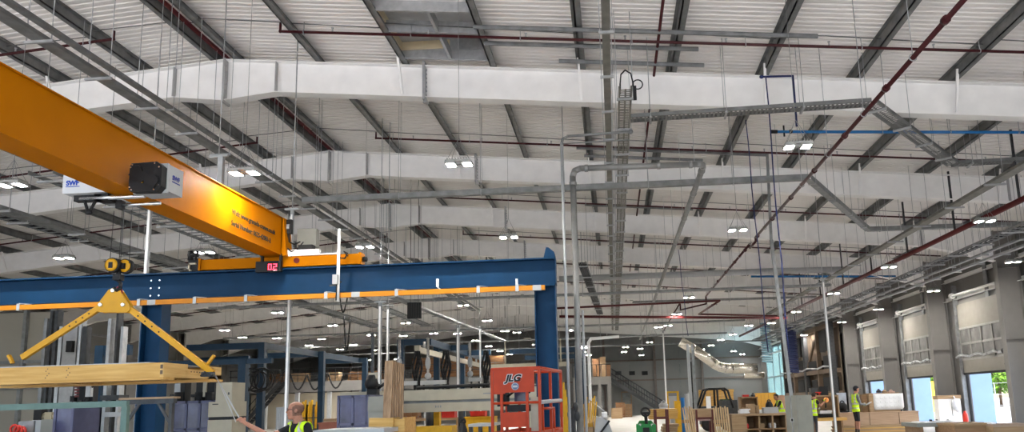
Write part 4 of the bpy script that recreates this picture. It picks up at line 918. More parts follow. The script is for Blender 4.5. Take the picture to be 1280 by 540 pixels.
enclosure(69,91,506,14.6,'narrow lilac-blue machine guard at far left behind the green rack',.8,1)
Y=16.0; q=rect(452,459,493,540,Y); mb=MB(); mb.box(q[1]+.02,Y,0,q[1]+.55,Y+.4,q[3]-.05); mb.box(q[1]+.02,Y-.03,q[3]-.35,q[1]+.35,Y,q[3]-.12); mb.build('machine_column',CAB,None,'pale grey machine column between the lilac panels and the black spindle',cat='machine')
# cream control cabinets
Y=15.2; q=rect(260,290,502,540,Y); t=thing('control_cabinet','cream control cabinet with a black stripe right of the timber panel','cabinet',((q[0]+q[1])/2,Y,0))
mb=MB(); zb=zp(523,Y,275); mb.box(q[0],Y,zb+.03,q[1],Y+.6,q[3]); mb.box(q[0],Y,0,q[1],Y+.6,zb-.03); q2=rect(270,290,478,502,Y+.05); mb.box(q2[0],Y+.05,q[3],q2[1],Y+.6,q2[3]); mb.build('body',CRM,t)
mb=MB(); mb.box(q[0]+.01,Y+.02,zb-.03,q[1]-.01,Y+.6,zb+.03); mb.build('stripe',BLK,t)
mb=MB(); mb.box(q[0]+.08,Y-.005,q[3]-.06,q[0]+.2,Y,q[3]-.04); mb.box(q2[1]-.08,Y+.045,q2[3]-.25,q2[1]-.05,Y+.05,q2[3]-.2); mb.build('label_plate',DRK,t)
# black spindles behind
for i,(x0,x1,yt,yb,l) in enumerate(((219,231,477,502,'black spindle unit with a white square cover, left of three under the timber panel'),(245,256,477,502,'middle black spindle unit of three under the timber panel'),(258,268,478,502,'black spindle unit beside the cream control cabinet'))):
    Y=16.3; q=rect(x0,x1,yt,yb,Y); t=thing('spindle_unit',l,'machine head',((q[0]+q[1])/2,Y,q[2]))
    mb=MB(); mb.box(q[0],Y,q[2]-.3,q[1],Y+.25,q[3]); mb.lathe(((q[0]+q[1])/2,Y-.03,q[2]+.05),(0,0,1),[(.05,-.15),(.09,0),(.09,.15)],12); mb.box(q[0]-.12,Y+.02,q[2]+.1,q[0],Y+.1,q[2]+.16); mb.box(q[0]+.02,Y+.16,0,q[1]-.02,Y+.3,q[2]); mb.build('body',BLK,t)
    if i==0: mb=MB(); mb.box(q[0]+.0,Y-.03,q[2]+.2,q[0]+.12,Y,q[3]-.04); mb.build('cover',LGT,t)
    elif i==1: mb=MB(); mb.box(q[1]-.02,Y-.05,q[2]+.1,q[1]+.05,Y+.1,q[3]+.06); mb.build('cover',CRM,t)
# left machine frames
Y=19; t=thing('guide_column_machine','tall machine made of grey upright guide columns at far left behind the timber panel','machine',(xp(90,Y),Y,0))
for x0,x1,m in ((49,53,GALV),(56,59,DRK),(62,66,DRK),(69,73,GALL),(75,92,mat('machine_mid_grey',(.30,.30,.30),.5)),(94,97,GALL),(99,104,DRK),(130,134,GALL),(140,143,DRK),(147,150,GALL)):
    q=rect(x0,x1,408,540,Y); mb=MB(); mb.box(q[0],Y,0,q[1],Y+.2,q[3]+.2*((x0*7)%3)); mb.build('column',m,t)
mb=MB(); q=rect(44,152,470,476,Y); mb.box(q[0],Y+.2,q[2]+.2,q[1],Y+.4,q[3]+.2); q=rect(128,152,494,500,Y); mb.box(q[0],Y-.1,q[2],q[1],Y+.3,q[3]); mb.build('cross_frame',DRK,t)
for x0,x1,y0,y1 in ((83,90,426,440),(88,93,495,502),(100,106,480,500)): q=rect(x0,x1,y0,y1,Y-.1); mb=MB(); mb.box(q[0],Y-.12,q[2],q[1],Y,q[3]); mb.build('actuator',BLK,t)
mb=MB()
for i in range(4): q=rect(93,99,482+4*i,484.5+4*i,Y-.1); mb.box(q[0],Y-.1,q[2],q[1],Y,q[3])
mb.build('terminal_block',mat('dark_red_blocks',(.12,.03,.03),.5),t)
Y=18.; t=thing('tool_changer','black and white tool column hanging below the timber panel at left','machine head',(xp(111,Y),Y,0))
q=rect(106,118,478,535,Y); mb=MB(); mb.box(q[0]+.02,Y,q[2],q[1]-.06,Y+.2,q[3]); 
for i in range(6): mb.ell((q[0]+.06+.05*(i%3),Y-.04,q[2]+.15+.17*i),.07,.05,.06)
mb.box(q[0]-.35,Y,q[2]+.3,q[0],Y+.08,q[2]+.36); mb.box(q[0]+.03,Y+.1,0,q[1]-.08,Y+.2,q[2]); mb.build('body',BLK,t)
q=rect(107,113,478,496,Y-.1); mb=MB(); mb.box(q[0],Y-.1,q[2],q[1],Y,q[3]); mb.build('cover',LGT,t); q=rect(120,160,509,521,Y+.4); mb=MB(); mb.box(q[0],Y+.3,q[2],q[1],Y+.5,q[3]-.12); mb.build('bed',LGT,t)
Y=17.; q=rect(40,68,525,540,Y); t=thing('machine_unit','grey machine base with a small brass-coloured motor on top at far left','machine',((q[0]+q[1])/2,Y,0))
mb=MB(); xm=aY(51,530,Y).x; mb.box(q[0],Y,0,xm,Y+.5,q[3]); mb.build('pale_side',LGT,t)
mb=MB(); mb.box(xm,Y,0,q[1],Y+.5,q[3]+.01); mb.build('grey_side',CAB,t)
mb=MB(); a=aY(54,521,Y); mb.lathe((a.x-.25,Y+.2,a.z),(1,0,0),[(.09,0),(.09,.4),(.05,.45)],12); mb.box(a.x-.05,Y+.1,a.z-.12,a.x+.12,Y+.3,a.z+.1); mb.build('motor',mat('brass_grey',(.32,.27,.18),.4,.4),t)
mb=MB(); a=aY(42,519,Y); mb.box(a.x-.08,Y+.1,a.z-.17,a.x+.1,Y+.3,a.z+.12); mb.build('coupling',BLK,t)
a=aY(22,535,14); t=thing('chain_coil','coil of red chain hanging at the bottom left corner','chain',(a.x,14,a.z-.1)); mb=MB()
for i in range(5): mb.torus((a.x-.06+.05*(i%3),14+.03*i,a.z-.02-.02*i),.075,.022,Matrix.Rotation(1.57,3,'X'),16,6)
mb.build('loops',REDP,t); mb=MB(); mb.box(a.x-.15,14.2,0,a.x+.15,14.25,a.z+.12); mb.build('stand',GALV,t)
# green steel rack
Y=8.9; a=aY(-10,509.5,Y); b=aY(160,504.5,Y); t=thing('steel_rack','green painted steel rack rail crossing below the timber panel at left','rack',((a.x+b.x)/2,Y,0))
mb=MB(); mb.box(a.x-.6,Y-.03,b.z-.035,b.x,Y+.03,b.z+.035); mb.build('rail',GRN,t)
for px in (156.5,-30): c=aY(px,520,Y); mb=MB(); mb.box(c.x-.035,Y-.03,0,c.x+.035,Y+.03,b.z-.03); mb.build('leg',GRN,t)
Y=9.6; a=aY(154,503,Y); b=aY(219,503,Y); t=thing('steel_trestle','dark steel trestle with diagonal braces and a wooden top strip beside the left blue column','trestle',((a.x+b.x)/2,Y,0))
mb=MB(); mb.box(a.x,Y-.04,a.z-.03,b.x,Y+.04,a.z+.03); 
for c in (a,b): s=1 if c is a else -1; mb.box(c.x-.02+s*.04,Y-.03,0,c.x+.02+s*.04,Y+.03,a.z); mb.bar((c.x+s*.05,Y,a.z-.28),(c.x+s*.22,Y,a.z-.02),.03,.03)
mb.build('frame',DRK,t); mb=MB(); mb.box(a.x-.03,Y-.05,a.z+.03,b.x+.01,Y+.1,a.z+.055); mb.build('top_strip',PLY,t)
# white table edge by the worker
Y=10.2; a=aY(392,538,Y); b=aY(480,537,Y); t=thing('work_table','white table top just right of the bald worker','table',((a.x+b.x)/2,Y+.4,0)); mb=MB(); mb.box(a.x,Y,a.z-.06,b.x,Y+.9,a.z); mb.build('table_top',LGT,t)
for x in (a.x+.1,b.x-.2): mb=MB(); mb.box(x,Y+.1,0,x+.08,Y+.8,a.z-.06); mb.build('leg',LGT,t)
Y=20; q=rect(345,357,509,540,Y); mb=MB(); mb.box(q[0],Y,0,q[1],Y+.5,q[3]); 
for i in range(4): mb.box(q[0]+.03+.055*i,Y-.012,.3,q[0]+.06+.055*i,Y,q[3]-.05)
mb.box(q[0]-.01,Y-.01,q[3]-.03,q[1]+.01,Y+.5,q[3]); mb.build('radiator_cabinet',LGT,None,'pale ribbed cabinet to the left of the head of the bald worker',cat='cabinet')
# machinery clutter behind the beam
def bench(name,label,x0,x1,yt,Y,m,depth=.8,group=None,th=.06):
    q=rect(x0,x1,yt,540,Y); t=thing(name,label,'bench',((q[0]+q[1])/2,Y,0),group); z=q[3]
    mb=MB(); mb.box(q[0],Y,z-th,q[1],Y+depth,z); mb.build('top',m,t)
    for x in (q[0]+.05,q[1]-.05):
        for y in (Y+.05,Y+depth-.05): mb=MB(); mb.box(x-.04,y-.04,0,x+.04,y+.04,z-th); mb.build('leg',m if th>.05 else DRK,t)
    return t,q
bench('roller_table','yellow painted roller table below the cream beam',505,565,533,16.8,YELB,.5,None,.22)
for i in range(1): pass
bench('glass_table','pale table with a shiny sheet on it left of the orange lift',585,616,530,15.5,LGT,1.2,None,.05)
def item(name,label,cat,x0,x1,yt,yb,Y,m,depth=.3,style='box',group=None,floor=False):
    q=rect(x0,x1,yt,yb,Y); mb=MB(); x0,x1,z0,z1=q
    if floor: z0=0
    if style=='box':
        mb.box(x0,Y,z0,x1,Y+depth,z1-.012); mb.box(x0-.008,Y-.008,z1-.03,x1+.008,Y+depth+.008,z1)
    elif style=='crate':
        n=max(2,int((z1-z0)/.14))
        for i in range(n): z=z0+(z1-z0)*i/n; h=(z1-z0)/n*.78; mb.box(x0,Y,z,x1,Y+.02,z+h); mb.box(x0,Y+depth-.02,z,x1,Y+depth,z+h); mb.box(x0,Y,z,x0+.02,Y+depth,z+h); mb.box(x1-.02,Y,z,x1,Y+depth,z+h)
        for xx in (x0,x1-.06,(x0+x1)/2-.03): mb.box(xx,Y-.018,z0,xx+.06,Y,z1); mb.box(xx,Y+depth,z0,xx+.06,Y+depth+.018,z1)
        mb.box(x0,Y,z0,x1,Y+depth,z0+.02)
    elif style=='bag':
        mb.ell(((x0+x1)/2,Y+depth/2,(z0+z1)/2),(x1-x0)/2,depth/2,(z1-z0)/2,14,8); mb.torus(((x0+x1)/2,Y+depth/2,z1-.02),(x1-x0)*.2,.02,Matrix.Rotation(1.57,3,'X'),14,5); mb.box(x0+.03,Y+.03,z0,x1-.03,Y+depth-.03,z0+.06)
    elif style=='bin':
        w=.02; 
        mb.prism([(x0+.03,Y,z0),(x1-.03,Y,z0),(x1,Y,z1),(x0,Y,z1)],(0,w,0)); mb.prism([(x0+.03,Y+depth,z0),(x1-.03,Y+depth,z0),(x1,Y+depth,z1),(x0,Y+depth,z1)],(0,w,0))
        mb.box(x0,Y,z0,x0+w,Y+depth,z1); mb.box(x1-w,Y,z0,x1,Y+depth,z1); mb.box(x0,Y,z0,x1,Y+depth,z0+w); mb.box(x0-.015,Y-.02,z1-.03,x1+.015,Y,z1)
    elif style=='stack':
        n=max(3,int((z1-z0)/.07)); rnd=random.Random(int(x0*100))
        for i in range(n): z=z0+(z1-z0)*i/n; a=rnd.uniform(-.04,.04); mb.box(x0+a,Y+abs(a),z,x1+a,Y+depth,z+(z1-z0)/n*.9)
    elif style=='drum':
        r=(x1-x0)/2; mb.lathe(((x0+x1)/2,Y+r,z0),(0,0,1),[(r*.96,0),(r,.02),(r,(z1-z0)*.33),(r*1.03,(z1-z0)*.35),(r,(z1-z0)*.37),(r,(z1-z0)*.66),(r*1.03,(z1-z0)*.68),(r,(z1-z0)*.7),(r,(z1-z0)),(r*.9,(z1-z0))],18)
    return mb.build(name,m,None,label,None,cat,group)
item('tool_bag','black tool bag standing in front of the cream beam near the orange lift','bag',569,584,526,540,15,BLK,.35,'bag',floor=True)
bench('assembly_table','long pale bench under the left half of the cream beam',500,574,523,20.9,PLY,.9)
item('parts_bin','red parts bin under the middle of the cream beam','bin',552,568,514,523,21,REDP,.4,'bin')
item('parts_bin','red parts bin under the right end of the cream beam','bin',588,606,514,520.7,20.8,REDP,.4,'bin')
item('parts_bin','brown parts crate under the left end of the cream beam','bin',504,522,513,528,21,COP,.4,'crate')
item('machine_motor','black motor under the cream beam left of its middle','motor',531,541,515,531,18.6,BLK,.3,'drum',floor=True)
item('support_pillar','yellow machine pillar under the middle of the cream beam','pillar',541,549,513,535,18.7,YELB,.2,'box',floor=True)
item('machine_motor','black motor under the right half of the cream beam','motor',572,579,514,526,18.7,BLK,.25,'drum',floor=True)
item('parts_bin','red crate of offcuts on the floor right of the head of the bald worker','crate',398,426,528,535,17,mat('dusty_red',(.30,.10,.06),.6),.5,'bin',floor=True)
item('offcut_stack','stack of timber offcuts beyond the crate right of the bald worker','timber stack',404,420,523,530,19,PLY,.6,'stack',floor=True)
item('roller_table','long yellow-topped table under the right half of the cream beam','table',576,616,521,525,20.6,YELB,.8,'box',floor=True)
# mezzanine at the back left
MY=62; zf1=zp(476,MY,420); zf0=zp(489,MY,420); mx0=xp(285,MY); mx1=xp(660,MY)
t=thing('mezzanine','white-fronted storage mezzanine along the far left of the hall','mezzanine',((mx0+mx1)/2,MY,0))
mb=MB(); mb.box(mx0,MY,zf0,mx1,MY+.15,zf1); mb.box(mx0,MY+.15,zf0+.2,mx1,MY+9,zf0+.4); mb.build('deck',WLW,t)
for i in range(10):
    x=mx0+.3+(mx1-mx0-.6)*i/9; mb=MB(); mb.box(x-.15,MY+.2,0,x+.15,MY+.5,zf0+.2); mb.build('post',LGT,t)
mb=MB()
for i in range(40): x=mx0+.1+(mx1-mx0-.2)*i/39; mb.tube((x,MY+.07,zf1),(x,MY+.07,zf1+1.05),.025,6)
for z in (.55,1.05): mb.tube((mx0,MY+.07,zf1+z),(mx1,MY+.07,zf1+z),.03,6)
mb.build('guard_rail',DRK,t)
mb=MB(); mb.box(mx0,MY+4,0,xp(476,MY),MY+4.1,zf0); mb.build('back_wall',mat('cream_wall',(.55,.49,.38),.6,0,.05,1),t)
for i in range(6):
    x=xp(360+22*i,MY); mb=MB(); mb.box(x-.6,MY+.8,zf0+.12,x+.6,MY+1.0,zf0+.17); mb.build('strip_light',LEDT,t)
for i in range(11):
    x0=xp(335+24*i+(i*7)%5,MY+1.5); w=1.0+.35*((i*5)%3); h=.7+.35*((i*3)%3); mb=MB(); 
    for j in range(3): mb.box(x0+.03*j,MY+1.5,zf1+.1+j*h/3,x0+w-.02*j,MY+2.5,zf1+.08+(j+1)*h/3)
    mb.box(x0,MY+1.5,zf1,x0+w,MY+2.5,zf1+.1)
    mb.build('stored_load',[COP,CARD,DRK,PLY,COP][i%5],None,'palletised load %s on the back-left mezzanine'%['of brown timber at the stair end','in cardboard, second from the stair end','wrapped in black, third from the stair end','of pale ply, fourth from the stair end','of brown timber, fifth from the stair end','of brown timber, sixth from the stair end','in cardboard behind the black vacuum lifters','wrapped in black behind the vacuum lifters','of pale ply left of the orange lift','of brown timber behind the hose coil','of brown timber above the orange lift'][i],cat='stored load')
for i in range(4):
    x0=xp(516+29*i,MY+.9); x1=xp(544+29*i,MY+.9); mb=MB()
    for j in range(8): mb.box(x0,MY+.6,zf1+.06+.2*j,x1-.04*(j%2),MY+1.4,zf1+.25+.2*j)
    mb.build('timber_pack',COP,None,'long pack of brown timber on the mezzanine, %s behind the blue gantry'%['first','second','third','fourth'][i],cat='timber pack')
# mezzanine stairs
a=aY(356,487,MY-.3); b=aY(331,524,MY-.3); t=thing('mezzanine_stairs','dark steel stairs climbing to the back-left mezzanine behind the bald worker','stairs',(b.x,MY-1,0))
mb=MB(); A=V((a.x,MY-.2,zf1)); B=V((a.x-3.3,MY-.2,0))
for dy in (0,-1.0): mb.bar(A+V((0,dy,0)),B+V((0,dy,0)),.06,.28)
mb.build('stringer',DRK,t); mb=MB()
for i in range(15): p=A.lerp(B,(i+.5)/15); mb.box(p.x-.14,MY-1.2,p.z-.02,p.x+.14,MY-.2,p.z+.02)
mb.build('tread',DRK,t); mb=MB()
for dy in (0,-1.0): 
    mb.tube(A+V((0,dy,1)),B+V((0,dy,1)),.03,6)
    for i in range(6): p=A.lerp(B,i/5)+V((0,dy,0)); mb.tube(p,p+V((0,0,1)),.025,6)
mb.build('handrail',DRK,t)
# stillages under the mezzanine
for i,px in enumerate((376,384,393,428,436)):
    q=rect(px,px+8,500 if i<3 else 506,524,MY-6); t=thing('stillage','yellow timber stillage %s'%['left of three under the mezzanine behind the bald worker','middle of three under the mezzanine behind the bald worker','right of three under the mezzanine behind the bald worker','left of two behind the lilac panels','right of two behind the lilac panels'][i],'stillage',((q[0]+q[1])/2,MY-6,0))
    mb=MB()
    for j in range(4): mb.box(q[0]+.09*j,MY-6,.1,q[0]+.09*j+.05,MY-5.7,q[3]*(.8+.05*((j*3)%5)))
    mb.build('boards',YELB,t); mb=MB()
    for x in (q[0],q[1]): mb.box(x-.03,MY-6.1,0,x+.03,MY-5.4,q[3]*.85)
    for z in (.1,.9): mb.box(q[0],MY-6.1,z,q[1],MY-6.05,z+.06)
    mb.build('frame',DRK,t)
# right mezzanine by the far wall
MY2=72; q=rect(716,764,471,481,MY2); t=thing('mezzanine','white boxed mezzanine on posts beside the far wall stairs','mezzanine',(q[0],MY2,0))
mb=MB(); mb.box(q[0],MY2,q[2],q[1],MY2+6,q[3]); mb.build('deck',WLW,t)
for x in (q[1]-.2,q[1]-1.1,q[0]+.2): mb=MB(); mb.box(x-.17,MY2+.1,0,x+.17,MY2+.45,q[2]); mb.build('post',WLW,t)
mb=MB()
for i in range(9): x=q[0]+(q[1]-q[0])*i/8; mb.tube((x,MY2+.1,q[3]),(x,MY2+.1,q[3]+1.1),.03,6)
mb.tube((q[0],MY2+.1,q[3]+1.1),(q[1],MY2+.1,q[3]+1.1),.035,6); mb.build('guard_rail',DRK,t)
for i,(x0,x1,yt,m,l) in enumerate(((741,749,448,COP,'tall brown load on the white far mezzanine, left one'),(750,757,446,CARD,'tall cardboard load on the white far mezzanine, middle one'),(758,763,455,COP,'lower brown load on the white far mezzanine, right one'))):
    item('stored_load',l,'stored load',x0,x1,yt,470.6,MY2+1,m,1.2,'crate')
item('site_office','grey cupboard under the white far mezzanine','cupboard',742,755,488,510,MY2+2,GALD,1,'box')
# far wall stairs and fittings
t=thing('far_stairs','grey staircase sloping down to the right along the far wall','stairs',aY(800,515,79))
A=aY(763,474,79.5); B=aY(832,517,79.5); B.z=.05
mb=MB()
for dy in (0,-1.1): mb.bar(A+V((0,dy,0)),B+V((0,dy,0)),.08,.34)
mb.box(A.x-1.5,78.4,A.z-.15,A.x,79.6,A.z); mb.build('stringer',DRK,t); mb=MB()
for i in range(18): p=A.lerp(B,(i+.5)/18); mb.box(p.x-.16,78.4,p.z-.02,p.x+.16,79.5,p.z+.02)
mb.build('tread',DRK,t); mb=MB()
for dy in (0,-1.1):
    mb.tube(A+V((0,dy,1.1)),B+V((0,dy,1.1)),.04,6); mb.tube(A+V((0,dy,.6)),B+V((0,dy,.6)),.03,6)
    for i in range(22): p=A.lerp(B,i/21)+V((0,dy,0)); mb.tube(p,p+V((0,0,1.1)),.02,5)
mb.build('handrail',DRK,t)
q=rect(778,789,493,519,YFAR-.05); mb=MB(); mb.box(q[0],YFAR-.08,0,q[1],YFAR-.01,2.3); D=struct('door_9',mb,GALD)
mb=MB(); mb.box(q[0]-.08,YFAR-.1,0,q[0],YFAR,2.4); mb.box(q[1],YFAR-.1,0,q[1]+.08,YFAR,2.4); mb.box(q[0]-.08,YFAR-.1,2.3,q[1]+.08,YFAR,2.4); struct('door_frame',mb,OAK,D)
for px,l in ((773,'left dark louvred vent high on the far wall'),(790,'middle dark louvred vent high on the far wall'),(806,'right dark louvred vent high on the far wall')):
    a=aY(px,466.5,YFAR); mb=MB(); mb.box(a.x-.3,YFAR-.12,a.z-.2,a.x+.3,YFAR-.02,a.z+.2)
    for j in range(6): mb.box(a.x-.27,YFAR-.15,a.z-.17+.06*j,a.x+.27,YFAR-.12,a.z-.14+.06*j)
    mb.build('wall_vent',BLK if px!=773 else DRK,None,l,cat='vent')
item('crate','brown crate in front of the far wall door','crate',770,781,503,520,70,COP,1.2,'crate',floor=True)
item('crate','second brown crate right of the far wall door','crate',781,790,505,520,71,OAK,1.2,'crate',floor=True)
item('crate','pale plywood box standing on the floor before the far wall','crate',764,778,510,520.5,66,PLY,1.2,'box',floor=True)
# hanging black box near the middle
Y=26; q=rect(509,526,378,398,Y); mb=MB(); mb.box(q[0],Y,q[2],q[1],Y+.12,q[3])
for i in range(5): mb.box(q[0]+.02+.085*i,Y-.03,q[2]+.03,q[0]+.06+.085*i,Y,q[3]-.03)
mb.tube((q[0]+.1,Y+.05,q[3]),(q[0]+.1,Y+.05,zr(q[0])),.008,5); mb.tube((q[1]-.1,Y+.05,q[3]),(q[1]-.1,Y+.05,zr(q[0])),.008,5)
mb.build('hanging_speaker',BLK,None,'black slatted panel hanging below the yellow rail near the middle',cat='hanging panel')
# looped hoses hanging at the mezzanine line
Y=40
for i,(px,py) in enumerate(((373,478),(394,478),(420,476))):
    a=aY(px-10,py-10,Y); b=aY(px+10,py-8,Y); mb=MB(); n=12
    mb.path([a.lerp(b,j/n)-V((0,0,.75*math.sin(math.pi*j/n))) for j in range(n+1)],.045,6); mb.build('hanging_hose',BLK,None,'black festoon hose loop %s'%['left of three in front of the mezzanine','middle of three in front of the mezzanine','right of three in front of the mezzanine'][i],cat='hose')
Y=30; a=aY(318,477,Y); mb=MB()
for i in range(6): mb.torus((a.x+.12*i-.3,Y+.05*i,a.z+.06*((i*5)%3)),.42,.03,Matrix.Rotation(1.4+.1*i,3,'X')@Matrix.Rotation(.3*i-.6,3,'Y'),20,6)
mb.build('hanging_hose',BLK,None,'tangle of coiled black hose beside the left gantry post',cat='hose')
for (pa,pb,dz,l) in (((424,362),(434,372),.5,'short black cable loop under the orange rail'),((430,395),(438,396),.9,'black cable loop hanging far below the orange rail')):
    a=aY(*pa,20); b=aY(*pb,20); mb=MB(); mb.path([a.lerp(b,j/10)-V((0,0,dz*math.sin(math.pi*j/10))) for j in range(11)],.02,6); mb.build('hanging_cable',BLK,None,l,cat='cable')
# --- yellow boards, fanned in a wooden crate
Y=17.5; a=aY(735,535,Y); t=thing('board_stand','fan of yellow boards standing in a wooden box right of the thick grey pipe','board stand',(a.x,Y,0))
for i in range(9):
    b=aY(725.5+1.9*i,538,Y+.04*(i%3)); b.z=.6; c=aY(726.5+2.4*i,495+((i*5)%7)*1.5+(3 if i<2 else 0),Y+.04*(i%3)+.1); mb=MB(); mb.bar(b,c,.028,.09,(0,1,0)); mb.build('board',YELB,t)
q=rect(722,743,527,540,Y); mb=MB(); mb.box(q[0],Y-.1,.1,q[1],Y-.07,q[3]-.12); mb.box(q[0],Y+.3,.1,q[1],Y+.33,q[3]-.05); mb.box(q[1]-.03,Y-.1,.1,q[1],Y+.33,q[3]); mb.box(q[0],Y-.1,.1,q[0]+.03,Y+.33,q[3]-.1); mb.build('box',PLY,t)
Y=16.8; t=thing('board_stand','narrow yellow board bundle squeezed between the orange lift and the thick grey pipe','board stand',(xp(707,Y),Y,0))
for i in range(3): b=aY(705+2*i,536,Y); b.z=0; c=aY(704.5+2.2*i,478+9*i,Y); mb=MB(); mb.bar(b,c,.035,.08,(0,1,0)); mb.build('board',YELB,t)
# black ball valve and pump at pipe foot
Y=14.9; mb=MB(); 
for i,(px,py) in enumerate(((719,509),(721,520),(713,518))): p=aY(px,py,Y); mb.ell(p,.06,.06,.1)
p=aY(717,530,Y); mb.tube((p.x,Y,0),(p.x,Y,p.z+.3),.05,10); mb.build('pipe_valve',DRK,None,'dark valves at the foot of the thick grey pipe',cat='valve')
# white curved vehicle / floor machine
Y=20; q=rect(738,766,522,540,Y); t=thing('floor_machine','white rounded floor machine with a black arm right of the yellow boards','machine',((q[0]+q[1])/2,Y,0))
x0,x1,z1=q[0],q[1],q[3]; mb=MB(); mb.prism([(x0,Y,.15),(x1,Y,.15),(x1-.02,Y,.7),(x1-.12,Y,z1-.1),(x1-.25,Y,z1),(x0+.1,Y,z1+.02),(x0,Y,z1-.2)],(0,.9,0)); mb.build('hood',LGT,t)
mb=MB(); mb.bar((x0+.25,Y-.03,z1-.38),(x1-.08,Y-.03,z1-.08),.05,.07,(0,1,0)); mb.tube((x0+.15,Y-.05,.15),(x0+.15,Y+.05,.15),.15,14); mb.tube((x1-.2,Y-.05,.15),(x1-.2,Y+.05,.15),.15,14); mb.build('arm',BLK,t)
mb=MB(); q2=rect(736,762,506,521,Y+.5); mb.tube((x0-.05,Y+.5,z1),(x0-.02,Y+.5,z1+.45),.02,8); mb.tube((x0-.02,Y+.5,z1+.45),(x1-.15,Y+.5,z1+.1),.02,8); mb.tube((x1-.15,Y+.5,z1+.1),(x1-.15,Y+.5,z1-.05),.02,8); mb.build('handrail',LGT,t)
item('paper_roll','white roll standing on the floor machine right of the yellow boards','roll',752,759,515,521.8,Y+.2,PAPER,.2,'drum')
# green pallet truck
Y=24; q=rect(796,819,526,540,Y); t=thing('power_truck','green powered truck with a black tiller head','truck',((q[0]+q[1])/2,Y,0)); x0,x1,z1=q[0],q[1],q[3]
mb=MB(); mb.box(x0,Y,.12,x1,Y+.7,z1-.1); mb.prism([(x0+.03,Y+.03,z1-.1),(x1-.03,Y+.03,z1-.1),(x1-.1,Y+.2,z1),(x0+.1,Y+.2,z1)],(0,.4,0)); mb.box(x0-.02,Y-.05,.05,x0+.1,Y,z1-.12); mb.box(x1-.1,Y-.05,.05,x1+.02,Y,z1-.12); mb.build('body',GRNM,t)
mb=MB(); p=aY(808,517,Y); mb.bar((p.x,Y+.1,z1-.2),(p.x-.03,Y-.05,p.z),.09,.07); mb.torus((p.x-.03,Y-.05,p.z+.05),.13,.03,Matrix.Rotation(1.2,3,'X'),16,6); mb.box(p.x-.16,Y-.1,p.z-.02,p.x+.1,Y+.02,p.z+.05); mb.build('tiller',BLK,t)
mb=MB(); mb.box((x0+x1)/2-.1,Y-.012,.2,(x0+x1)/2+.1,Y,z1-.2); mb.build('front_plate',BLK,t)
for px in (800,815): mb=MB(); p=aY(px,531,Y); mb.box(p.x-.03,Y-.02,p.z-.03,p.x+.03,Y,p.z+.03); mb.build('reflector',LGT,t)
# timber stacks and red posts
item('timber_stack','stack of pale timber behind the green truck','timber stack',812,847,511,524,30,PINE,1.5,'stack')
item('timber_stack','low stack of pale sticks right of the green truck','timber stack',829,848,530,540,27,PLY,1.,'stack')
for i,(a,b,l) in enumerate(((820,835,'dark red steel stillage right of the green truck'),(871,891,'dark red steel stillage between the two slatted timber racks'))):
    Y=25.5; q=rect(a,b,512,540,Y); t=thing('stillage',l,'stillage',((q[0]+q[1])/2,Y,0))
    for x in (q[0],q[1]):
        for y in (Y,Y+.8): mb=MB(); mb.box(x-.03,y-.03,0,x+.03,y+.03,q[3]); mb.build('post',mat('dark_red_steel',(.09,.018,.016),.5),t)
    mb=MB()
    for z in (.25,q[3]-.3): mb=MB(); mb.box(q[0],Y-.02,z,q[1],Y+.02,z+.06); mb.box(q[0],Y+.78,z,q[1],Y+.82,z+.06); mb.box(q[0],Y,z,q[1],Y+.8,z+.015); mb.build('shelf',MATS['dark_red_steel'],t)
item('paper_parcel','pink and white parcel lying on the dark red stillage','parcel',873,888,522,526,25.6,mat('pink_paper',(.6,.42,.38),.7),.4,'box')
def slats(label,x0,x1,yt,Y,n,lean):
    q=rect(x0,x1,yt,540,Y); t=thing('slat_rack',label,'timber rack',((q[0]+q[1])/2,Y,0)); w=(q[1]-q[0])/n
    for i in range(n):
        x=q[0]+w*(i+.5); mb=MB(); mb.bar((x+lean,Y,.05),(x,Y+.1,q[3]*(.97+.03*((i*3)%2))),.07,w*.55,(1,0,0)); mb.build('slat',PINEZ2,t)
    mb=MB(); mb.box(q[0],Y+.12,.3,q[1]+lean,Y+.18,.4); mb.box(q[0],Y+.12,q[3]-.5,q[1],Y+.18,q[3]-.4); mb.build('cross_rail',OAK,t)
PINEZ2=wood('pale_slat',(.36,.24,.12),(.52,.37,.21),'Z')
slats('leaning slatted timber rack left of the dark red stillage',853,867,508,24,5,.12)
slats('upright slatted timber rack in front of the forklift',892,912,508,24,7,.03)
bench('work_bench','brown plywood table between the two slatted racks',865,895,511,26,PLY,1.0,None,.3)
# forklift
Y=36; t=thing('forklift','black forklift with overhead guard parked among the timber in the distance','forklift',(xp(893,Y),Y,0))
q=rect(873,916,486,516,Y); x0,x1,z0,z1=q
mb=MB()
for y in (Y,Y+1.1):
    mb.path([(x0+.02,y,z0+.2),(x0+.35,y,z1-.05),(x0+.5,y,z1),(x1-.35,y,z1),(x1-.2,y,z1-.1),(x1,y,z0+.2)],.05,8); mb.path([((x0+x1)/2+.1,y,z0),((x0+x1)/2+.1,y,z1)],.05,8)
for i in range(6): x=x0+.5+(x1-x0-.85)*i/5; mb.tube((x,Y,z1),(x,Y+1.1,z1),.03,6)
mb.build('overhead_guard',BLK,t)
mb=MB(); mb.box(x0+.1,Y+.05,.3,x1,Y+1.05,z0+.3); mb.box(x1-.5,Y,.4,x1+.2,Y+1.1,z0+.55); mb.build('body',DRK,t)
mb=MB(); a=xp(866,Y); mb.box(a-.06,Y+.1,.1,a+.06,Y+.25,zp(452,Y,866)); mb.box(a-.06,Y+.85,.1,a+.06,Y+1.,zp(452,Y,866)); mb.build('mast',BLK,t)
mb=MB(); mb.box(x0+.35,Y-.02,z0+.1,x1-1.0,Y+.05,z0+.75); mb.build('side_screen',PAPER,t)
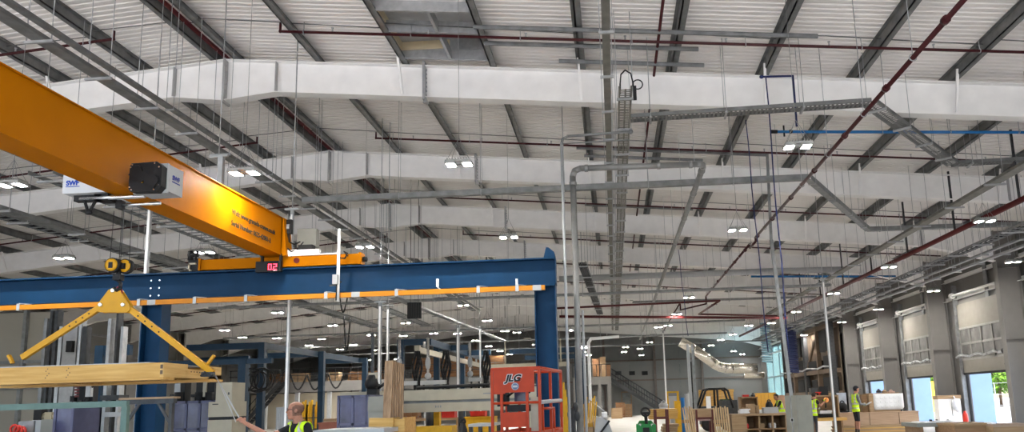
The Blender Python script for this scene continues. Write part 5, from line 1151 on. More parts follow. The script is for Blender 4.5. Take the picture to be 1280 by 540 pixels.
for x in (x0+.4,x1-.3):
    mb=MB(); mb.lathe((x,Y-.05,.32),(0,1,0),[(.2,0),(.32,.02),(.32,.22)],16); mb.build('wheel',BLK,t)
mb=MB(); mb.box((x0+x1)/2+.3,Y+.3,z0+.1,(x0+x1)/2+.8,Y+.8,z0+.6); mb.build('seat',mat('dark_green_seat',(.03,.05,.02),.6),t)
# pale mast posts near it
for px,w,m,Y,l in ((862,.08,LGT,33,'pale steel lifting mast left of the forklift'),(868,.06,GALV,33.3,'slim grey mast right beside the pale lifting mast')):
    a=xp(px,Y,480); z=zp(430,Y,px); mb=MB(); mb.box(a-w/2,Y,0,a+w/2,Y+.15,z); mb.box(a+w/2,Y+.03,0,a+w/2+.04,Y+.12,z-.1); mb.box(a-w*1.2,Y-.05,1.3,a+w,Y,1.75); mb.build('lifting_mast',m,None,l,cat='mast')
q=rect(874,918,487,515,39); mb=MB(); n=9
for i in range(n): x=q[0]+(q[1]-q[0])*i/n; mb.box(x,39,.1,x+(q[1]-q[0])/n*.85,39.06,q[3]-.12)
mb.box(q[0],38.95,q[3]-.14,q[1],39.1,q[3]); mb.box(q[0],38.95,.9,q[1],39.0,1.0); mb.build('wall_frame',PINE,None,'pale boarded timber wall frame standing behind the forklift',cat='timber frame')
item('gas_cylinder','grey gas cylinder left of the forklift','cylinder',856.5,862,492,512,31,LGT,.3,'drum',floor=True)
item('plastic_drum','blue plastic drum left of the forklift','drum',851,856,497,511,32,BLUP,.3,'drum',floor=True)
t=item('machine_cabinet','white cabinet in a yellow frame beyond the timber stack','cabinet',837,846,495,511,38,LGT,.6,'box',floor=True)
Y=37.8; q=rect(835.5,848,489,520,Y); mb=MB(); mb.box(q[0]-.05,Y,0,q[0]+.02,Y+.1,q[3]); mb.box(q[1]-.05,Y,0,q[1]+.05,Y+.1,q[3]); mb.box(q[0],Y,q[3]-.08,q[1],Y+.1,q[3]); mb.build('goalpost_frame',YELB,None,'yellow steel frame around the white cabinet',cat='frame')
item('machine_cover','yellow machine cover left of the blue drum','machine',844,853,501,520,35,YELB,.6,'box',floor=True)
item('parcel','grey wrapped parcel on top of the timber stack','parcel',824,836,503,510.5,30.2,GALL,.6,'bag')
# --- benches on the right
Y=26; q=rect(915,984,517,540,Y); t=thing('work_bench','long plywood workbench with open shelves left of the grey control cabinet','bench',((q[0]+q[1])/2,Y,0)); x0,x1,z1=q[0],q[1],q[3]
mb=MB(); mb.box(x0,Y-.05,z1-.07,x1,Y+1.1,z1); mb.build('top',PLY,t)
for i in range(5): x=x0+(x1-x0-.05)*i/4; mb=MB(); mb.box(x,Y,0,x+.05,Y+1.0,z1-.07); mb.build('divider',PLY,t)
mb=MB(); mb.box(x0,Y+.95,0,x1,Y+1.0,z1-.07); mb.box(x0+.05,Y,.42,x1,Y+.95,.46); mb.build('shelf',OAK,t)
mb=MB(); mb.box(x0,Y-.02,0,x0+.45,Y,z1-.07); mb.build('front_panel',PLY,t)
for i,(a,b,yt,m,st,c,l) in enumerate(((926,938,511,PAPER,'stack','paper','flat pile of papers on the long workbench'),(935,944,505,CARD,'box','box','cardboard box at the left of the long workbench'),(945,949,507,CARD,'box','box','small cardboard box beside the larger one on the long workbench'),(955,973,509,LGT,'box','tray','long pale tray lying on the long workbench'),(958,968,501,BLK,'bag','case','black carrying case on the long workbench'),(949,953,512,WHT,'drum','tin','white tin on the long workbench'))):
    item({'paper':'paper_pile','box':'cardboard_box','tray':'parts_tray','case':'tool_case','tin':'tin'}[c],l,c,a,b,yt,516.6,Y+.15+.1*(i%3),m,.35,st)
for i,(a,b,yt,m,l) in enumerate(((931,936,531,REDP,'red packet on the shelf of the long workbench'),(948,956,533,CARD,'cardboard box on the lower shelf of the long workbench'),(963,970,530,PAPER,'white packet on the shelf of the long workbench'))):
    qq=rect(a,b,yt,yt+6,Y+.2); mb=MB(); mb.box(qq[0],Y+.2,.46,qq[1],Y+.5,.46+qq[3]-qq[2]); mb.box(qq[0]-.006,Y+.19,.46+.6*(qq[3]-qq[2]),qq[1]+.006,Y+.51,.46+.8*(qq[3]-qq[2])); mb.build('packet',m,None,l,cat='packet')
# shelf unit and yellow panel beyond
Y=33; q=rect(926,948,496,520,Y); t=thing('shelf_unit','open brown shelf unit behind the long workbench','shelf',((q[0]+q[1])/2,Y,0)); x0,x1,z1=q[0],q[1],q[3]
mb=MB(); mb.box(x0,Y,0,x0+.05,Y+.6,z1); mb.box(x1-.05,Y,0,x1,Y+.6,z1); mb.box(x0,Y+.55,0,x1,Y+.6,z1); mb.build('side_panel',OAK,t)
for z in (.5,1.0,z1-.05): mb=MB(); mb.box(x0+.05,Y,z,x1-.05,Y+.55,z+.05); mb.build('shelf_board',PLY,t)
item('tool_box','small red tool boxes on top of the brown shelf unit','tool box',929,936,493.4,496,Y+.1,REDP,.3,'box')
item('tool_box','small dark machine on top of the brown shelf unit','tool box',939,945,492,496,Y+.1,DRK,.3,'bag')
Y=34; q=rect(947,971,491,518,Y); mb=MB(); n=5
for i in range(n): x=q[0]+(q[1]-q[0])*i/n; mb.box(x,Y,0,x+(q[1]-q[0])/n-.012,Y+.08,q[3])
mb.box(q[0],Y+.08,q[3]-.1,q[1],Y+.6,q[3]); mb.box(q[0],Y+.5,0,q[1],Y+.6,q[3]); mb.build('panel_cabinet',mat('amber_panel',(.75,.40,.06),.5,0,.08,3),None,'amber yellow panelled cabinet behind the black carrying case',cat='cabinet')
item('crate','pinkish brown box right of the amber cabinet','crate',971,981,494,506,34,mat('pink_brown_board',(.40,.24,.16),.6),.6,'box',floor=True)
# grey control cabinet
Y=21.8; q=rect(986,1016,494,540,Y); t=thing('control_cabinet','plain grey-green steel control cabinet with a black switch, right of centre','cabinet',((q[0]+q[1])/2,Y,0)); x0,x1,z1=q[0],q[1],q[3]; xm=aY(996,515,Y).x
mb=MB(); mb.prism([(x0,Y+.35,0),(xm,Y,0),(x1,Y+.02,0),(x1,Y+.5,0),(x0+.05,Y+.6,0)],(0,0,z1)); mb.build('body',CAB,t)
mb=MB(); mb.bar((xm+.02,Y-.004,.05),(xm+.02,Y-.004,z1-.03),.006,.006); mb.tube((xm+.1,Y-.01,z1-.1),(xm+.14,Y-.01,z1-.1),.01,6); mb.build('door_edge',GALD,t)
p=aY(990.5,525,Y+.15); M=Matrix.Rotation(math.atan2(-.35,xm-x0),3,'Z'); mb=MB(); mb.cbox((p.x,Y+.16,p.z),.10,.04,.11,M=M); mb.build('switch_plate',LGT,t); mb=MB(); mb.cbox((p.x,Y+.14,p.z),.06,.04,.07,M=M); mb.build('switch',BLK,t)
# bench with shelf behind worker
Y=29.5; q=rect(1012,1050,494,540,Y); t=thing('shelf_bench','birch ply bench with a raised shelf behind the grey control cabinet','bench',((q[0]+q[1])/2,Y,0)); x0,x1,z1=q[0],q[1],q[3]; zb=zp(522,Y,1035)
mb=MB(); mb.box(x0,Y,z1-.05,x1,Y+.5,z1); mb.box(x1-.05,Y,zb,x1,Y+.5,z1-.05); mb.box(x0,Y,zb,x0+.05,Y+.5,z1-.05); mb.build('upper_shelf',PLY,t)
mb=MB(); mb.box(x0,Y+.46,zb,x1,Y+.5,z1-.05); mb.build('back_panel',OAK,t)
mb=MB(); mb.box(x0,Y-.5,zb-.1,x1+.1,Y+.5,zb); mb.build('worktop',PINE,t)
for x in (x0+.05,x1-.1): mb=MB(); mb.box(x,Y-.4,0,x+.07,Y+.4,zb-.1); mb.build('leg',OAK,t)
for i,(a,b,yt,yb,m,st,l,c) in enumerate(((1014,1023,485,494,DRK,'box','dark box on the raised shelf, left of two','box'),(1024.5,1035,483,494,BLK,'box','black printer-like box on the raised shelf, right of two','box'),(1019,1026,490,494,REDP,'bin','red tray on the raised shelf','tray'),(1036,1042,491,494,CARD,'box','small cardboard box on the raised shelf','box'),(1026,1041,513,517,PAPER,'stack','white bag of papers on the worktop under the shelf','papers'),(1023,1044,516,521.5,BLK,'bag','black machine on the worktop under the shelf','tool'))):
    item({'box':'storage_box','tray':'parts_tray','papers':'paper_pile','tool':'power_tool'}[c],l,c,a,b,yt,yb,Y+(.08 if i<4 else .1),m,.3,st)
# long box bench with the drawing
Y=30.2; q=rect(1049,1149,516,532,Y); t=thing('timber_bench','long brown plywood box bench in front of the worker with shorts','bench',((q[0]+q[1])/2,Y,0)); x0,x1,z1=q[0],q[1],q[3]
mb=MB(); mb.box(x0,Y,0,x1,Y+1.0,z1); mb.build('body',OAK2:=wood('pinkish_ply',(.36,.24,.155),(.45,.31,.21),'X'),t)
mb=MB(); mb.box(x0-.02,Y-.03,z1,x1+.02,Y+1.03,z1+.03); mb.build('top',OAK2,t)
for x in (x0+(x1-x0)*.38,x0+(x1-x0)*.75): mb=MB(); mb.box(x,Y-.012,.05,x+.02,Y,z1); mb.build('joint_strip',DKW,t)
q=rect(1088,1125,491,516,Y+.3); bx0,bx1,bz1=q[0],q[1],q[3]; t=thing('drawing_box','plywood box on the bench with a large drawing sheet pinned to its front','box',((bx0+bx1)/2,Y+.3,z1+.03))
mb=MB(); mb.box(bx0,Y+.3,z1+.03,bx1,Y+.9,bz1); mb.box(bx0-.05,Y+.28,z1+.03,bx0+.1,Y+.95,bz1); mb.build('box_body',PLY,t)
n=14; qs=rect(1092,1129,492,512,Y+.26); vs=[]
for i in range(n+1):
    for j in range(5): vs.append((qs[0]+(qs[1]-qs[0])*i/n,Y+.27-.02*math.sin(i*1.1)*(1-j/5)-.02*(i>n-3)*(i-n+3),qs[2]+(qs[3]-qs[2])*j/4-(.08 if i==n else .0)*(4-j)*-.25))
mb=MB(); mb.add(vs,[(i*5+j,(i+1)*5+j,(i+1)*5+j+1,i*5+j+1) for i in range(n) for j in range(4)],True); o=mb.build('drawing_sheet',PAPER,t); md=o.modifiers.new('s','SOLIDIFY'); md.thickness=.004
mb=MB(); 
for i in range(6):
    for j in range(3): xx=qs[0]+.08+.17*i; zz=qs[2]+.09+.16*j; mb.box(xx,Y+.243,zz,xx+.1,Y+.245,zz+.004); mb.box(xx,Y+.243,zz,xx+.004,Y+.245,zz+.09)
mb.build('drawing_lines',GALV,t)
for i,(a,b,m,st,l) in enumerate(((1097,1103,DRK,'bag','dark power tool on the drawing box, leftmost'),(1104,1110,CARD,'bag','brown offcut on the drawing box'),(1111,1120,mat('dusty_pink',(.5,.33,.26),.7),'bag','pinkish offcut on the drawing box, rightmost'))):
    item('offcut' if i else 'power_tool',l,'offcut' if i else 'tool',a,b,487+i*.8,491,Y+.4,m,.3,st)
for i,(a,b,yt,l) in enumerate(((1124,1129,508,'black bottle-like tool on the bench right of the drawing box'),(1130,1137,512,'dark hand tool at the right end of the brown bench'))):
    item('hand_tool',l,'tool',a,b,yt,515.4,Y+.4,BLK if i==0 else DRK,.2,'bag')
item('white_panel','white board leaning behind the worker with shorts','panel',1046.5,1058,491,504,31.5,mat('blue_white_panel',(.45,.50,.58),.5),.05,'box',floor=True)
item('tool_bag','large black tool bag on the bench beside the worker with shorts','bag',1049,1062,503,515.4,Y+.35,BLK,.5,'bag')
item('wooden_box','brown wooden box between the worker with shorts and the drawing box','box',1078,1088,493,515.4,Y+.5,OAK,.4,'box')
# front boards along the bottom edge
Y=29.6; q=rect(1043,1146,531.5,540,Y); t=thing('board_stack','stack of long pale boards along the bottom edge on the right','timber stack',((q[0]+q[1])/2,Y,0)); x0,x1,z1=q[0],q[1],q[3]
for i in range(8): mb=MB(); mb.box(x0+.02*((i*3)%4),Y,z1*i/8,x1-.03*((i*5)%3),Y+.5,z1*(i+1)/8-.006); mb.build('board',[PLY,PLY,PINE][i%3],t)
Y=16.5; q=rect(1147,1196,528.5,540,Y); t=thing('packing_bench','low bench covered with pale sheets near the bottom right','bench',((q[0]+q[1])/2,Y,0)); x0,x1,z1=q[0],q[1],q[3]
mb=MB(); mb.box(x0,Y,z1-.08,x1,Y+.9,z1); mb.build('top',CAB,t)
for x in (x0+.05,x1-.1): mb=MB(); mb.box(x,Y+.05,0,x+.08,Y+.85,z1-.08); mb.build('leg',OAK,t)
mb=MB(); mb.box(x0+.15,Y+.05,z1,x1-.2,Y+.7,z1+.015); mb.box(x0+.5,Y-.02,z1+.015,x1+.05,Y+.5,z1+.03); mb.build('sheet',PAPER,t)
for i,(a,b,l) in enumerate(((1162,1168,'small black tape reel on the packing bench, left one'),(1170,1175,'small dark clamp on the packing bench, right one'),(1184,1189,'dark staple gun at the right end of the packing bench'))):
    item('hand_tool',l,'tool',a,b,526.3,528,Y+.5,BLK,.12,'bag')
Y=15.5; q=rect(1194,1240,529,540,Y); t=thing('timber_crate','wide dark-edged plywood crate at the bottom right','crate',((q[0]+q[1])/2,Y,0)); x0,x1,z1=q[0],q[1],q[3]
mb=MB(); mb.box(x0,Y,0,x1,Y+.8,z1-.04); mb.build('body',OAK,t); mb=MB(); mb.box(x0-.02,Y-.02,z1-.04,x1+.02,Y+.82,z1); mb.build('lid',PLY,t)
Y=15.2; q=rect(1242,1300,531,540,Y); t=thing('timber_crate','plywood crate with a loose board on top in the bottom right corner','crate',((q[0]+q[1])/2,Y,0)); x0,x1,z1=q[0],q[1],q[3]
mb=MB(); mb.box(x0,Y,0,x1,Y+.8,z1-.03); mb.build('body',PLY,t); mb=MB(); mb.box(x0,Y,z1-.03,x0+.65,Y+.5,z1+.02); mb.build('loose_board',mat('dusty_brown_board',(.33,.24,.18),.7),t)
mb=MB(); mb.box(x0+.02,Y+.1,z1+.02,x0+.1,Y+.4,z1+.05); mb.build('batten',PAPER,t)
# white box with plastic bag at second column
k=2; Y=fy(3)-1.0; q=rect(1174,1202,494,532,Y); t=thing('wall_cabinet','white cabinet with a wooden top standing against the second wall column','cabinet',((q[0]+q[1])/2,Y,0)); x0,x1,z1=q[0],q[1],q[3]
mb=MB(); mb.box(x0,Y,0,x1,Y+.5,z1-.16); mb.build('body',WHT,t); mb=MB(); mb.box(x0-.03,Y-.03,z1-.16,x1+.03,Y+.5,z1); mb.build('top',PLY,t)
mb=MB(); mb.tube((x0+.55,Y-.01,z1-.9),(x0+.55,Y-.01,z1-.4),.012,6); mb.build('handle',DRK,t)
p=aY(1194,504,Y-.1); mb=MB(); mb.ell((p.x,Y-.16,p.z-.05),.2,.12,.26,12,8); mb.ell((p.x+.08,Y-.14,p.z-.25),.12,.08,.16); mb.tube((p.x,Y-.12,p.z+.15),(p.x,Y-.02,p.z+.3),.03,6); mb.build('plastic_bag',mat('clear_plastic',(.55,.56,.58),.3,0,.1,6),None,'crumpled clear plastic bag hanging on the white wall cabinet',cat='bag')
p=aY(1207,524,32); mb=MB(); mb.lathe((p.x,32,0),(0,0,1),[(.10,0),(.10,.55),(.05,.62),(.05,.68)],14); mb.build('fire_extinguisher',REDP,None,'small red fire extinguisher at the jamb of the nearest dock door',cat='extinguisher')
# door motors with cable runs
for i,(k) in enumerate((0,1,2,3,4)):
    a,b=doors[k]; x=XW-.35; z=2.95; 
    if k<1: continue
    t=thing('door_motor','grey flexible conduit with black motor across the %s dock door'%['','hidden','nearest','middle','farthest'][k],'motor',(x,a,z))
    mb=MB(); n=12; mb.path([(x,a-.1+(b-a+.1)*j/n,z+.05*math.sin(j*1.9)) for j in range(n+1)],.05,8); mb.build('conduit',GALL,t)
    mb=MB(); mb.box(x-.15,a+.05,z-.12,x+.15,a+.45,z+.16); mb.lathe((x,a+.45,z),(0,1,0),[(.11,0),(.11,.3)],10); mb.build('motor',BLK,t)
    mb=MB(); mb.path([(x,a+.6,z-.1),(x,a+.8,z-.5),(x+.1,a+.7,z-1.0)],.012,6); mb.build('pull_cord',BLK,t)
# brown timber-clad racking standing along the right wall
RX=14.0; PBR=mat('pale_brown_board',(.16,.115,.08),.6); BRN=wood('mid_brown_boarding',(.085,.06,.042),(.13,.095,.065),'Z')
for i in range(2):
    y=50.3+7.2*i; L=6.9; t=thing('braced_rack','tall dark brown rack with braces at the right wall, %s'%['nearer one beside the fourth column','farther one beside the bright glazing'][i],'rack',(RX,y,0))
    mb=MB(); mb.box(RX+.5,y,0,RX+.6,y+L,6.1); mb.box(RX,y+L-.05,0,RX+.5,y+L,6.1); mb.build('back_board',BRN,t)
    for yy in (y,y+L*.5,y+L): mb=MB(); mb.box(RX-.08,yy-.14,0,RX+.2,yy+.14,6.1); mb.build('upright',PBR if yy==y+L*.5 else DRK,t)
    mb=MB(); mb.bar((RX+.1,y+.2,3.4),(RX+.1,y+L*.48,5.7),.12,.2); mb.bar((RX+.1,y+L*.52,5.7),(RX+.1,y+L-.2,3.4),.12,.2); mb.build('brace',DKW,t)
    for z in (1.55,3.0,5.9): mb=MB(); mb.box(RX-.05,y,z-.14,RX+.5,y+L,z+.14); mb.build('shelf',PBR,t)
    for ya,yb,za,zb in ((.5,2.2,3.15,4.0),(3.9,6.2,3.15,3.8),(.6,2.6,1.7,2.6),(4,5.6,1.7,2.5),(1.0,2.9,4.3,5.7)): mb=MB(); mb.box(RX+.02,y+ya,za,RX+.48,y+yb,zb); mb.box(RX+.0,y+ya+.1,za+.1,RX+.02,y+yb-.1,zb-.1); mb.build('stored_box',BLK,t)
mb=MB(); n=10; mb.path([(RX-.25,50.3+14*j/n,3.25+.07*math.sin(j*2.1)) for j in range(n+1)],.06,8); mb.build('wall_conduit',GALL,None,'grey flexible conduit across the two brown racks',cat='conduit')
# hose springs
for i,(px,Y,r,m,l) in enumerate(((956,60,.36,mat('pale_blue_hose',(.35,.55,.66),.4),'pale blue coiled spring hose hanging before the far glazing'),(988,52,.32,mat('dark_blue_hose',(.03,.04,.11),.4),'dark blue coiled spring hose hanging behind the grey post'))):
    a=aY(px,405+i*5,Y); b=aY(px+1,452+i*13,Y); mb=MB(); n=17 if i==0 else 22
    for j in range(n): mb.torus((a.x,Y,a.z+(b.z-a.z)*j/(n-1)),r,.05,Matrix.Rotation(.12,3,'Y'),18,6)
    mb.tube((a.x+r,Y,a.z),(a.x+r,Y,zr(a.x)),.03,6); mb.build('hanging_spring_hose',m,None,l,cat='hose')
# ================================================================ PEOPLE
HAIR=mat('dark_hair',(.03,.022,.018),.7,0,.2,20); CAPM=mat('dark_cap',(.02,.02,.025),.7,0,.2,20)
GREYC=mat('grey_cotton',(.15,.16,.17),.8,0,.2,15); SHORT=mat('black_shorts',(.016,.016,.02),.8,0,.2,15); BOOT=mat('work_boot',(.03,.025,.022),.6,0,.2,15)
TROU=mat('dark_trousers',(.03,.032,.04),.8,0,.2,15)
def chain(mb, pts, n=12):
    """limb through (point, radius) stations, rounded at every joint"""
    for (a,ra),(b,rb) in zip(pts,pts[1:]): mb.tube(a,b,ra,n,rb)
    for p,r in pts: mb.ell(p,r,r,r,n,8)
def basis(h):
    f=V((math.cos(h),math.sin(h),0)); return f, V((f.y,-f.x,0))      # forward, right
def hand(mb, w, d, up, thumb, s=1., curl=1.0):
    """palm from wrist w along d, four unequal curled fingers, thumb from the side"""
    d=V(d).normalized(); up=(V(up)-d*V(up).dot(d)).normalized(); side=d.cross(up).normalized()
    M=Matrix((side,d,up)).transposed()
    mb.ell(w+d*.05*s,.040*s,.055*s,.017*s,12,8,M)
    for i,(o,L) in enumerate(((-.029,.062),(-.010,.074),(.010,.070),(.028,.052))):
        p=w+d*.092*s+side*o*s; pts=[(p,.0092*s)]; ang=0
        for q in (.44,.31,.25):
            ang+=.75*curl; v=d*math.cos(ang)-up*math.sin(ang); p=p+v*L*q*1.15*s; pts.append((p,(.0088-.0012*len(pts)*.5)*s))
        chain(mb,pts,8)
    p=w+d*.03*s+side*(-.036*thumb)*s; v1=(d*.7-side*thumb*.6-up*.35).normalized(); p2=p+v1*.035*s; v2=(d*.8-side*thumb*(-.1)-up*.6).normalized()
    chain(mb,[(p,.013*s),(p2,.0115*s),(p2+v2*.03*s,.009*s)],8)
def head(mb, c, f, tilt=0., s=1.):
    f=V(f).normalized(); r=V((f.y,-f.x,0)).normalized(); u=V((0,0,1)); f=(f+u*tilt).normalized(); u=r.cross(f).normalized()
    M=Matrix((r,f,u)).transposed(); P=lambda x,y,z: c+(r*x+f*y+u*z)*s
    mb.ell(P(0,-.010,.022),.078*s,.104*s,.088*s,18,12,M); mb.ell(P(0,.020,-.042),.062*s,.076*s,.086*s,16,10,M); mb.ell(P(0,.060,-.102),.040*s,.034*s,.028*s,12,8,M)
    mb.tube(P(0,.088,.012),P(0,.108,-.028),.010*s,8,.015*s); mb.ell(P(0,.106,-.030),.018*s,.014*s,.012*s,10,6,M)
    for q in (-1,1):
        mb.ell(P(.074*q,-.008,-.012),.010*s,.022*s,.033*s,10,8,M); mb.ell(P(.030*q,.084,.022),.026*s,.012*s,.009*s,10,6,M); mb.ell(P(.045*q,.060,-.025),.022*s,.022*s,.02*s,10,6,M)
        mb.ell(P(.031*q,.082,.002),.014*s,.010*s,.009*s,10,6,M)
    mb.ell(P(0,.092,-.064),.024*s,.011*s,.007*s,10,6,M); mb.ell(P(0,.090,-.076),.020*s,.011*s,.007*s,10,6,M)
    return P,M
def skin_up(name, mb, voxel, it, classify, mats, parent):
    o=mb.build(name,mats,parent); m=o.modifiers.new('r','REMESH'); m.mode='VOXEL'; m.voxel_size=voxel; m.use_smooth_shade=True
    s=o.modifiers.new('s','SMOOTH'); s.iterations=it; s.factor=.5
    bpy.context.view_layer.update(); dg=bpy.context.evaluated_depsgraph_get()
    me=bpy.data.meshes.new_from_object(o.evaluated_get(dg)); o.modifiers.clear(); o.data=me; me.name=name
    me.materials.clear()
    for k in mats: me.materials.append(k)
    off=V(parent.location)
    for p in me.polygons: p.material_index=classify(p.center+off); p.use_smooth=True
    return o
def garment(name, body, pred, cls, mats, off, parent, th=.005):
    me=body.data; o3=V(parent.location); keep=[p for p in me.polygons if pred(p.center+o3,p.normal)]
    idx={}; vs=[]; fs=[]; ms=[]
    for p in keep:
        f=[]
        for v in p.vertices:
            if v not in idx: idx[v]=len(vs); vs.append(me.vertices[v].co+me.vertices[v].normal*off)
            f.append(idx[v])
        fs.append(f); ms.append(cls(p.center+o3))
    m=bpy.data.meshes.new(name); m.from_pydata(vs,[],fs)
    for k in mats: m.materials.append(k)
    m.polygons.foreach_set('material_index',ms); m.polygons.foreach_set('use_smooth',[True]*len(fs)); m.update()
    o=bpy.data.objects.new(name,m); COL.objects.link(o); o.parent=parent
    s=o.modifiers.new('t','SOLIDIFY'); s.thickness=th; s.offset=1
    return o
def dseg(p,a,b):
    d=b-a; t=max(0,min(1,(p-a).dot(d)/d.dot(d))); return (p-a-d*t).length
def worker(label,px,Y,ht,heading,headdir,lean,arms,voxel,bald=False,shorts=False,sleeves='short',cap=False,tilt=0.,hands=True,vestmat=HIV,smooth=4,base=None):
    """arms: two lists [elbow, wrist] in (right, forward, up) from the pelvis axis at floor level"""
    g=base if base is not None else V((xp(px,Y,510),Y,0)); f,r=basis(heading); k=ht/1.8
    Pt=lambda x,y,z: g+(r*x+f*y)*k+V((0,0,z*k))
    L=lambda z: lean*max(0,z-.95)                 # forward lean above the hips
    B=lambda x,y,z: Pt(x,y+L(z),z-.35*lean*lean*max(0,z-.95))
    t=thing('person',label,'person',g); mb=MB()
    M=Matrix((r,f,V((0,0,1)))).transposed()
    for z,a,b in ((.92,.165,.115),(1.0,.155,.11),(1.1,.150,.110),(1.2,.165,.115),(1.3,.180,.118),(1.38,.165,.10)): mb.ell(B(0,0,z),a*k,b*k,.11*k,16,8,M)
    for q in (-1,1): mb.ell(B(.165*q,0,1.42),.07*k,.068*k,.062*k,12,8,M)
    chain(mb,[(B(-.13,0,1.45),.045*k),(B(0,.0,1.48),.055*k),(B(.13,0,1.45),.045*k)])
    hc=B(0,.045,1.645); chain(mb,[(B(0,-.005,1.43),.068*k),(hc+V((0,0,-.06*k))-V(headdir).normalized()*.02*k,.060*k)])
    P,_=head(mb,hc,headdir,tilt,k)
    segs=[]
    for q,(el,wr,hd,hup) in zip((-1,1),arms):
        sh=B(.19*q,0,1.41); el=Pt(*el) if not isinstance(el,Vector) else el; wr=Pt(*wr) if not isinstance(wr,Vector) else wr
        chain(mb,[(sh,.056*k),(sh.lerp(el,.5),.048*k),(el,.040*k)]); chain(mb,[(el,.040*k),(el.lerp(wr,.35),.041*k),(wr,.027*k)]); segs.append((sh,el,wr))
        hand(mb,wr,hd if hd else (wr-el),hup,-q,k)
    for q in (-1,1):
        hp=Pt(.09*q,0,.90); kn=Pt(.10*q,.03,.50); an=Pt(.105*q,-.01,.09)
        chain(mb,[(hp,.088*k),(hp.lerp(kn,.5),.075*k),(kn,.054*k)]); chain(mb,[(kn,.054*k),(kn.lerp(an,.3),.056*k),(an,.036*k)])
        mb.ell(Pt(.11*q,.06,.045),.046*k,.135*k,.045*k,12,8,M); mb.ell(Pt(.105*q,-.02,.07),.045*k,.06*k,.06*k,12,8,M)
    def cls(p):
        z=p.z/k; d=[min(dseg(p,e,w),dseg(p,w,w+(w-e)*.7)) for s,e,w in segs]
        hd=(p-hc).length
        if hd<.19*k and p.z>B(0,0,1.475).z-.012: return 0
        if min(d)<.075*k and min(dseg(p,s,e) for s,e,w in segs)>.052*k+.0: return 0 if (sleeves=='short' or min((p-w-(w-e).normalized()*.08).length for s,e,w in segs)<.1*k) else 1
        if sleeves=='short' and min(dseg(p,s.lerp(e,.72),e) for s,e,w in segs)<.055*k: return 0
        if p.z>.93*k: return 1
        if p.z<.13*k: return 3
        if shorts and p.z<.50*k: return 0 if p.z>.22*k else 3
        return 2
    body=skin_up('body',mb,voxel,smooth,cls,[SKIN,GREYC if sleeves=='long' else TEE,SHORT if shorts else TROU,BOOT],t)
    def inv(p): d=p-g; x=d.dot(r)/k; z=d.z/k; z2=z+.35*lean*lean*max(0,z-.95); y=d.dot(f)/k-L(z2); return x,y,z2
    def vp(p,n):
        x,y,z=inv(p)
        if not .84<z<1.475: return False
        if min(dseg(p,s.lerp(e,.25),e) for s,e,w in segs)<.068*k or min(dseg(p,e,w) for s,e,w in segs)<.055*k: return False
        if abs(x)>.205: return False
        if z>1.2 and abs(x)<(z-1.2)*.32+.0 and y>.0: return False
        if z>1.45 and abs(x)<.07: return False
        return True
    def vc(p):
        x,y,z=inv(p); return 1 if (.94<z<.99 or 1.10<z<1.15 or (z>1.12 and .095<abs(x)<.14)) else 0
    garment('hi_vis_vest',body,vp,vc,[vestmat,REFL],.012*k,t)
    fd=V(headdir).normalized()
    if not bald:
        garment('cap' if cap else 'hair',body,lambda p,n:(p-hc).length<.17*k and (p-hc).z>(.02*k if (p-hc).dot(fd)>-.02*k else -.05*k)+max(0,(p-hc).dot(fd))*.5,lambda p:0,[CAPM if cap else HAIR],.010*k,t,.008)
        if cap:
            mb=MB(); mb.ell(P(0,.13,.055),.06*k,.06*k,.008*k,14,6); mb.build('cap_peak',CAPM,t)
    return t,P,k,hc,B,Pt
# bald worker, front left
Ya=9.45; hcA=aY(369,514.5,Ya)
ka=1.02; gA=V((hcA.x+.05,Ya+.08,0))
hA=math.atan2(-.80,-.60)
fA,rA=basis(hA)
zoff=hcA.z/1.645
gA=V((hcA.x,Ya,0))-fA*(.045+.10*.715)*zoff
wrA=aY(306,528.5,Ya); elA=aY(337,546,Ya-.12)
tA,PA,kA,hA_,BA,PtA=worker('bald worker in hi-vis vest and black T-shirt holding the strap of the timber panel',369,Ya,1.8*zoff*1.015,hA,(-.93,-.37,0),.10,
   [((-.30,-.02,1.10),(-.26,.22,.98),None,(0,.3,1)),(elA,wrA,hnd-wrA,(.2,-.7,.6))],.0075,bald=True,smooth=3,base=gA)
mb=MB(); f=V((-.93,-.37,0)).normalized(); r_=V((f.y,-f.x,0)); 
for q in (-1,1):
    mb.torus(PA(.032*q,.103,.004),.024*kA,.0036,Matrix((r_,V((0,0,1)),f)).transposed(),16,5); mb.tube(PA(.054*q,.095,.008),PA(.078*q,-.005,.008),.0036,5)
mb.tube(PA(-.011,.107,.008),PA(.011,.107,.008),.0022,5); mb.build('glasses',BLK,tA)
bodyA=[c for c in tA.children if c.name.startswith('body')][0]; fA_=V((-.93,-.37,0)).normalized()
garment('shaved_hair',bodyA,lambda p,n:(p-hA_).length<.16*kA and (p-hA_).dot(fA_)<.035*kA and -.075*kA<(p-hA_).z<.062*kA-max(0,(p-hA_).dot(fA_))*.6 and abs((p-hA_).dot(V((fA_.y,-fA_.x,0))))<.078*kA,lambda p:0,[mat('shaved_stubble',(.17,.085,.055),.7,0,.2,40)],.0025,tA,.002)
mb=MB()
for q in (-1,1): mb.ell(PA(.031*q,.088,.002),.009*kA,.006*kA,.005*kA,8,6)
mb.build('eyes',HAIR,tA)
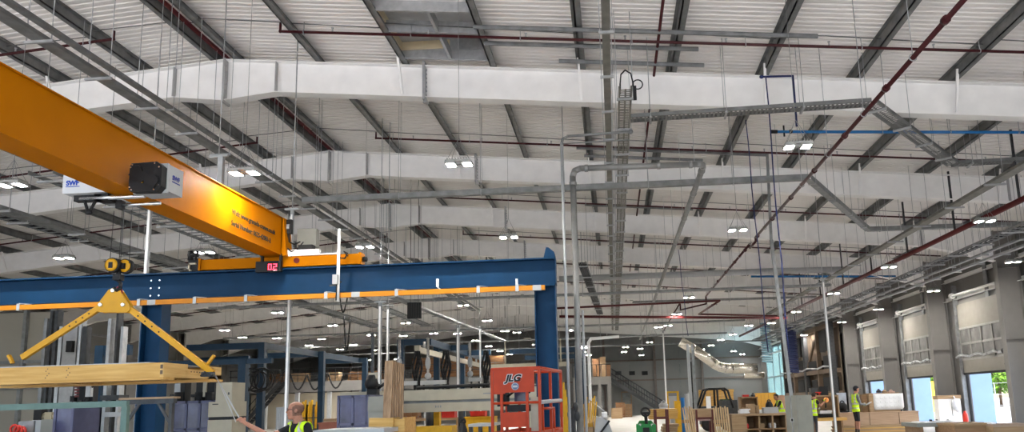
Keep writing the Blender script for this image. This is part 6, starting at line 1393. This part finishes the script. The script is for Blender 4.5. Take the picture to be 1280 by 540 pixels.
# standing worker, right
Yb=31.6-1.9
b0=V((xp(1069.5,29.2,510),29.2,0))
hB=math.atan2(.12,1)
tB,PB,kB,hcB,BB_,PtB=worker('standing worker in hi-vis vest, black shorts and dark cap looking at a tablet',1069,b0.y,1.80,hB,(1,.1,0),.06,
   [((-.21,.10,1.12),(-.10,.36,1.08),(.2,1,0),(0,0,-1)),((.21,.10,1.12),(.10,.36,1.08),(-.2,1,0),(0,0,-1))],.014,shorts=True,sleeves='long',cap=True,tilt=-.45,base=b0)
c=PtB(0,.46,1.10); fB,rB=basis(hB); mb=MB(); mb.cbox(c,.28,.20,.012,M=(Matrix.Rotation(hB,3,'Z')@Matrix.Rotation(-.5,3,'Y'))); mb.build('tablet',LGT,None,'pale tablet held by the standing worker in shorts',cat='tablet')
# worker bending at the shelf bench, half behind the cabinet
tC,PC,kC,hcC,BC,PtC=worker('worker in a hi-vis vest with back turned, half hidden by the grey control cabinet',1016,28.4,1.62,math.atan2(.5,.9),(.9,.5,0),.12,
   [((-.24,.10,1.12),(-.15,.35,1.1),None,(0,0,-1)),((.25,.16,1.22),(.22,.42,1.38),None,(0,0,-1))],.016,tilt=-.2)
p=aY(1031.5,502,28.6); mb=MB(); mb.tube(p+V((0,0,-.22)),p+V((.02,0,.0)),.03,8); mb.ell(p+V((.02,0,.05)),.12,.07,.07); mb.build('hand_tool',BLK,None,'power tool held up by the worker half hidden by the cabinet',cat='tool')
mb=MB(); mb.lathe(p+V((.02,-.06,.06)),(0,-1,0),[(.09,0),(.09,.03),(.05,.05)],12); mb.build('tape_roll',mat('orange_plastic',(.75,.28,.08),.5),None,'orange round tool head raised in front of the half hidden worker',cat='tool')
tD,PD,kD,hcD,BD,PtD=worker('worker in a hi-vis vest stooping between the long workbench and the grey cabinet',978,30.5,1.62,math.atan2(-.1,-1),(-1,-.3,0),.30,
   [((-.24,.35,1.06),(-.15,.5,.95),None,(0,0,-1)),((.25,.35,1.06),(.15,.5,.95),None,(0,0,-1))],.016,tilt=-.3)
# ================================================================ LIGHT
w=bpy.data.worlds.new('world'); SC.world=w; w.use_nodes=True; nt=w.node_tree; bg=nt.nodes['Background']
sky=nt.nodes.new('ShaderNodeTexSky'); sky.sky_type='NISHITA'; sky.sun_disc=False; sky.sun_elevation=math.radians(48); sky.sun_rotation=math.radians(95); sky.air_density=1.; sky.dust_density=2.5; sky.ozone_density=1.
nt.links.new(sky.outputs['Color'],bg.inputs['Color']); bg.inputs['Strength'].default_value=.5
sd=bpy.data.lights.new('sun','SUN'); sd.energy=6; sd.angle=.02; sd.color=(1,.95,.87); so=bpy.data.objects.new('sun',sd); COL.objects.link(so)
so.rotation_euler=V((.30,.52,-.8)).to_track_quat('-Z','Y').to_euler()
SC.view_settings.view_transform='Standard'; SC.view_settings.look='None'; SC.view_settings.gamma=1; SC.view_settings.use_curve_mapping=False
SC.view_settings.exposure=1.02
SC.cycles.max_bounces=7; SC.cycles.diffuse_bounces=5; SC.cycles.glossy_bounces=3; SC.cycles.transmission_bounces=4
SC.cycles.use_denoising=True; SC.cycles.sample_clamp_indirect=6
try: SC.cycles.use_light_tree=True
except Exception: pass
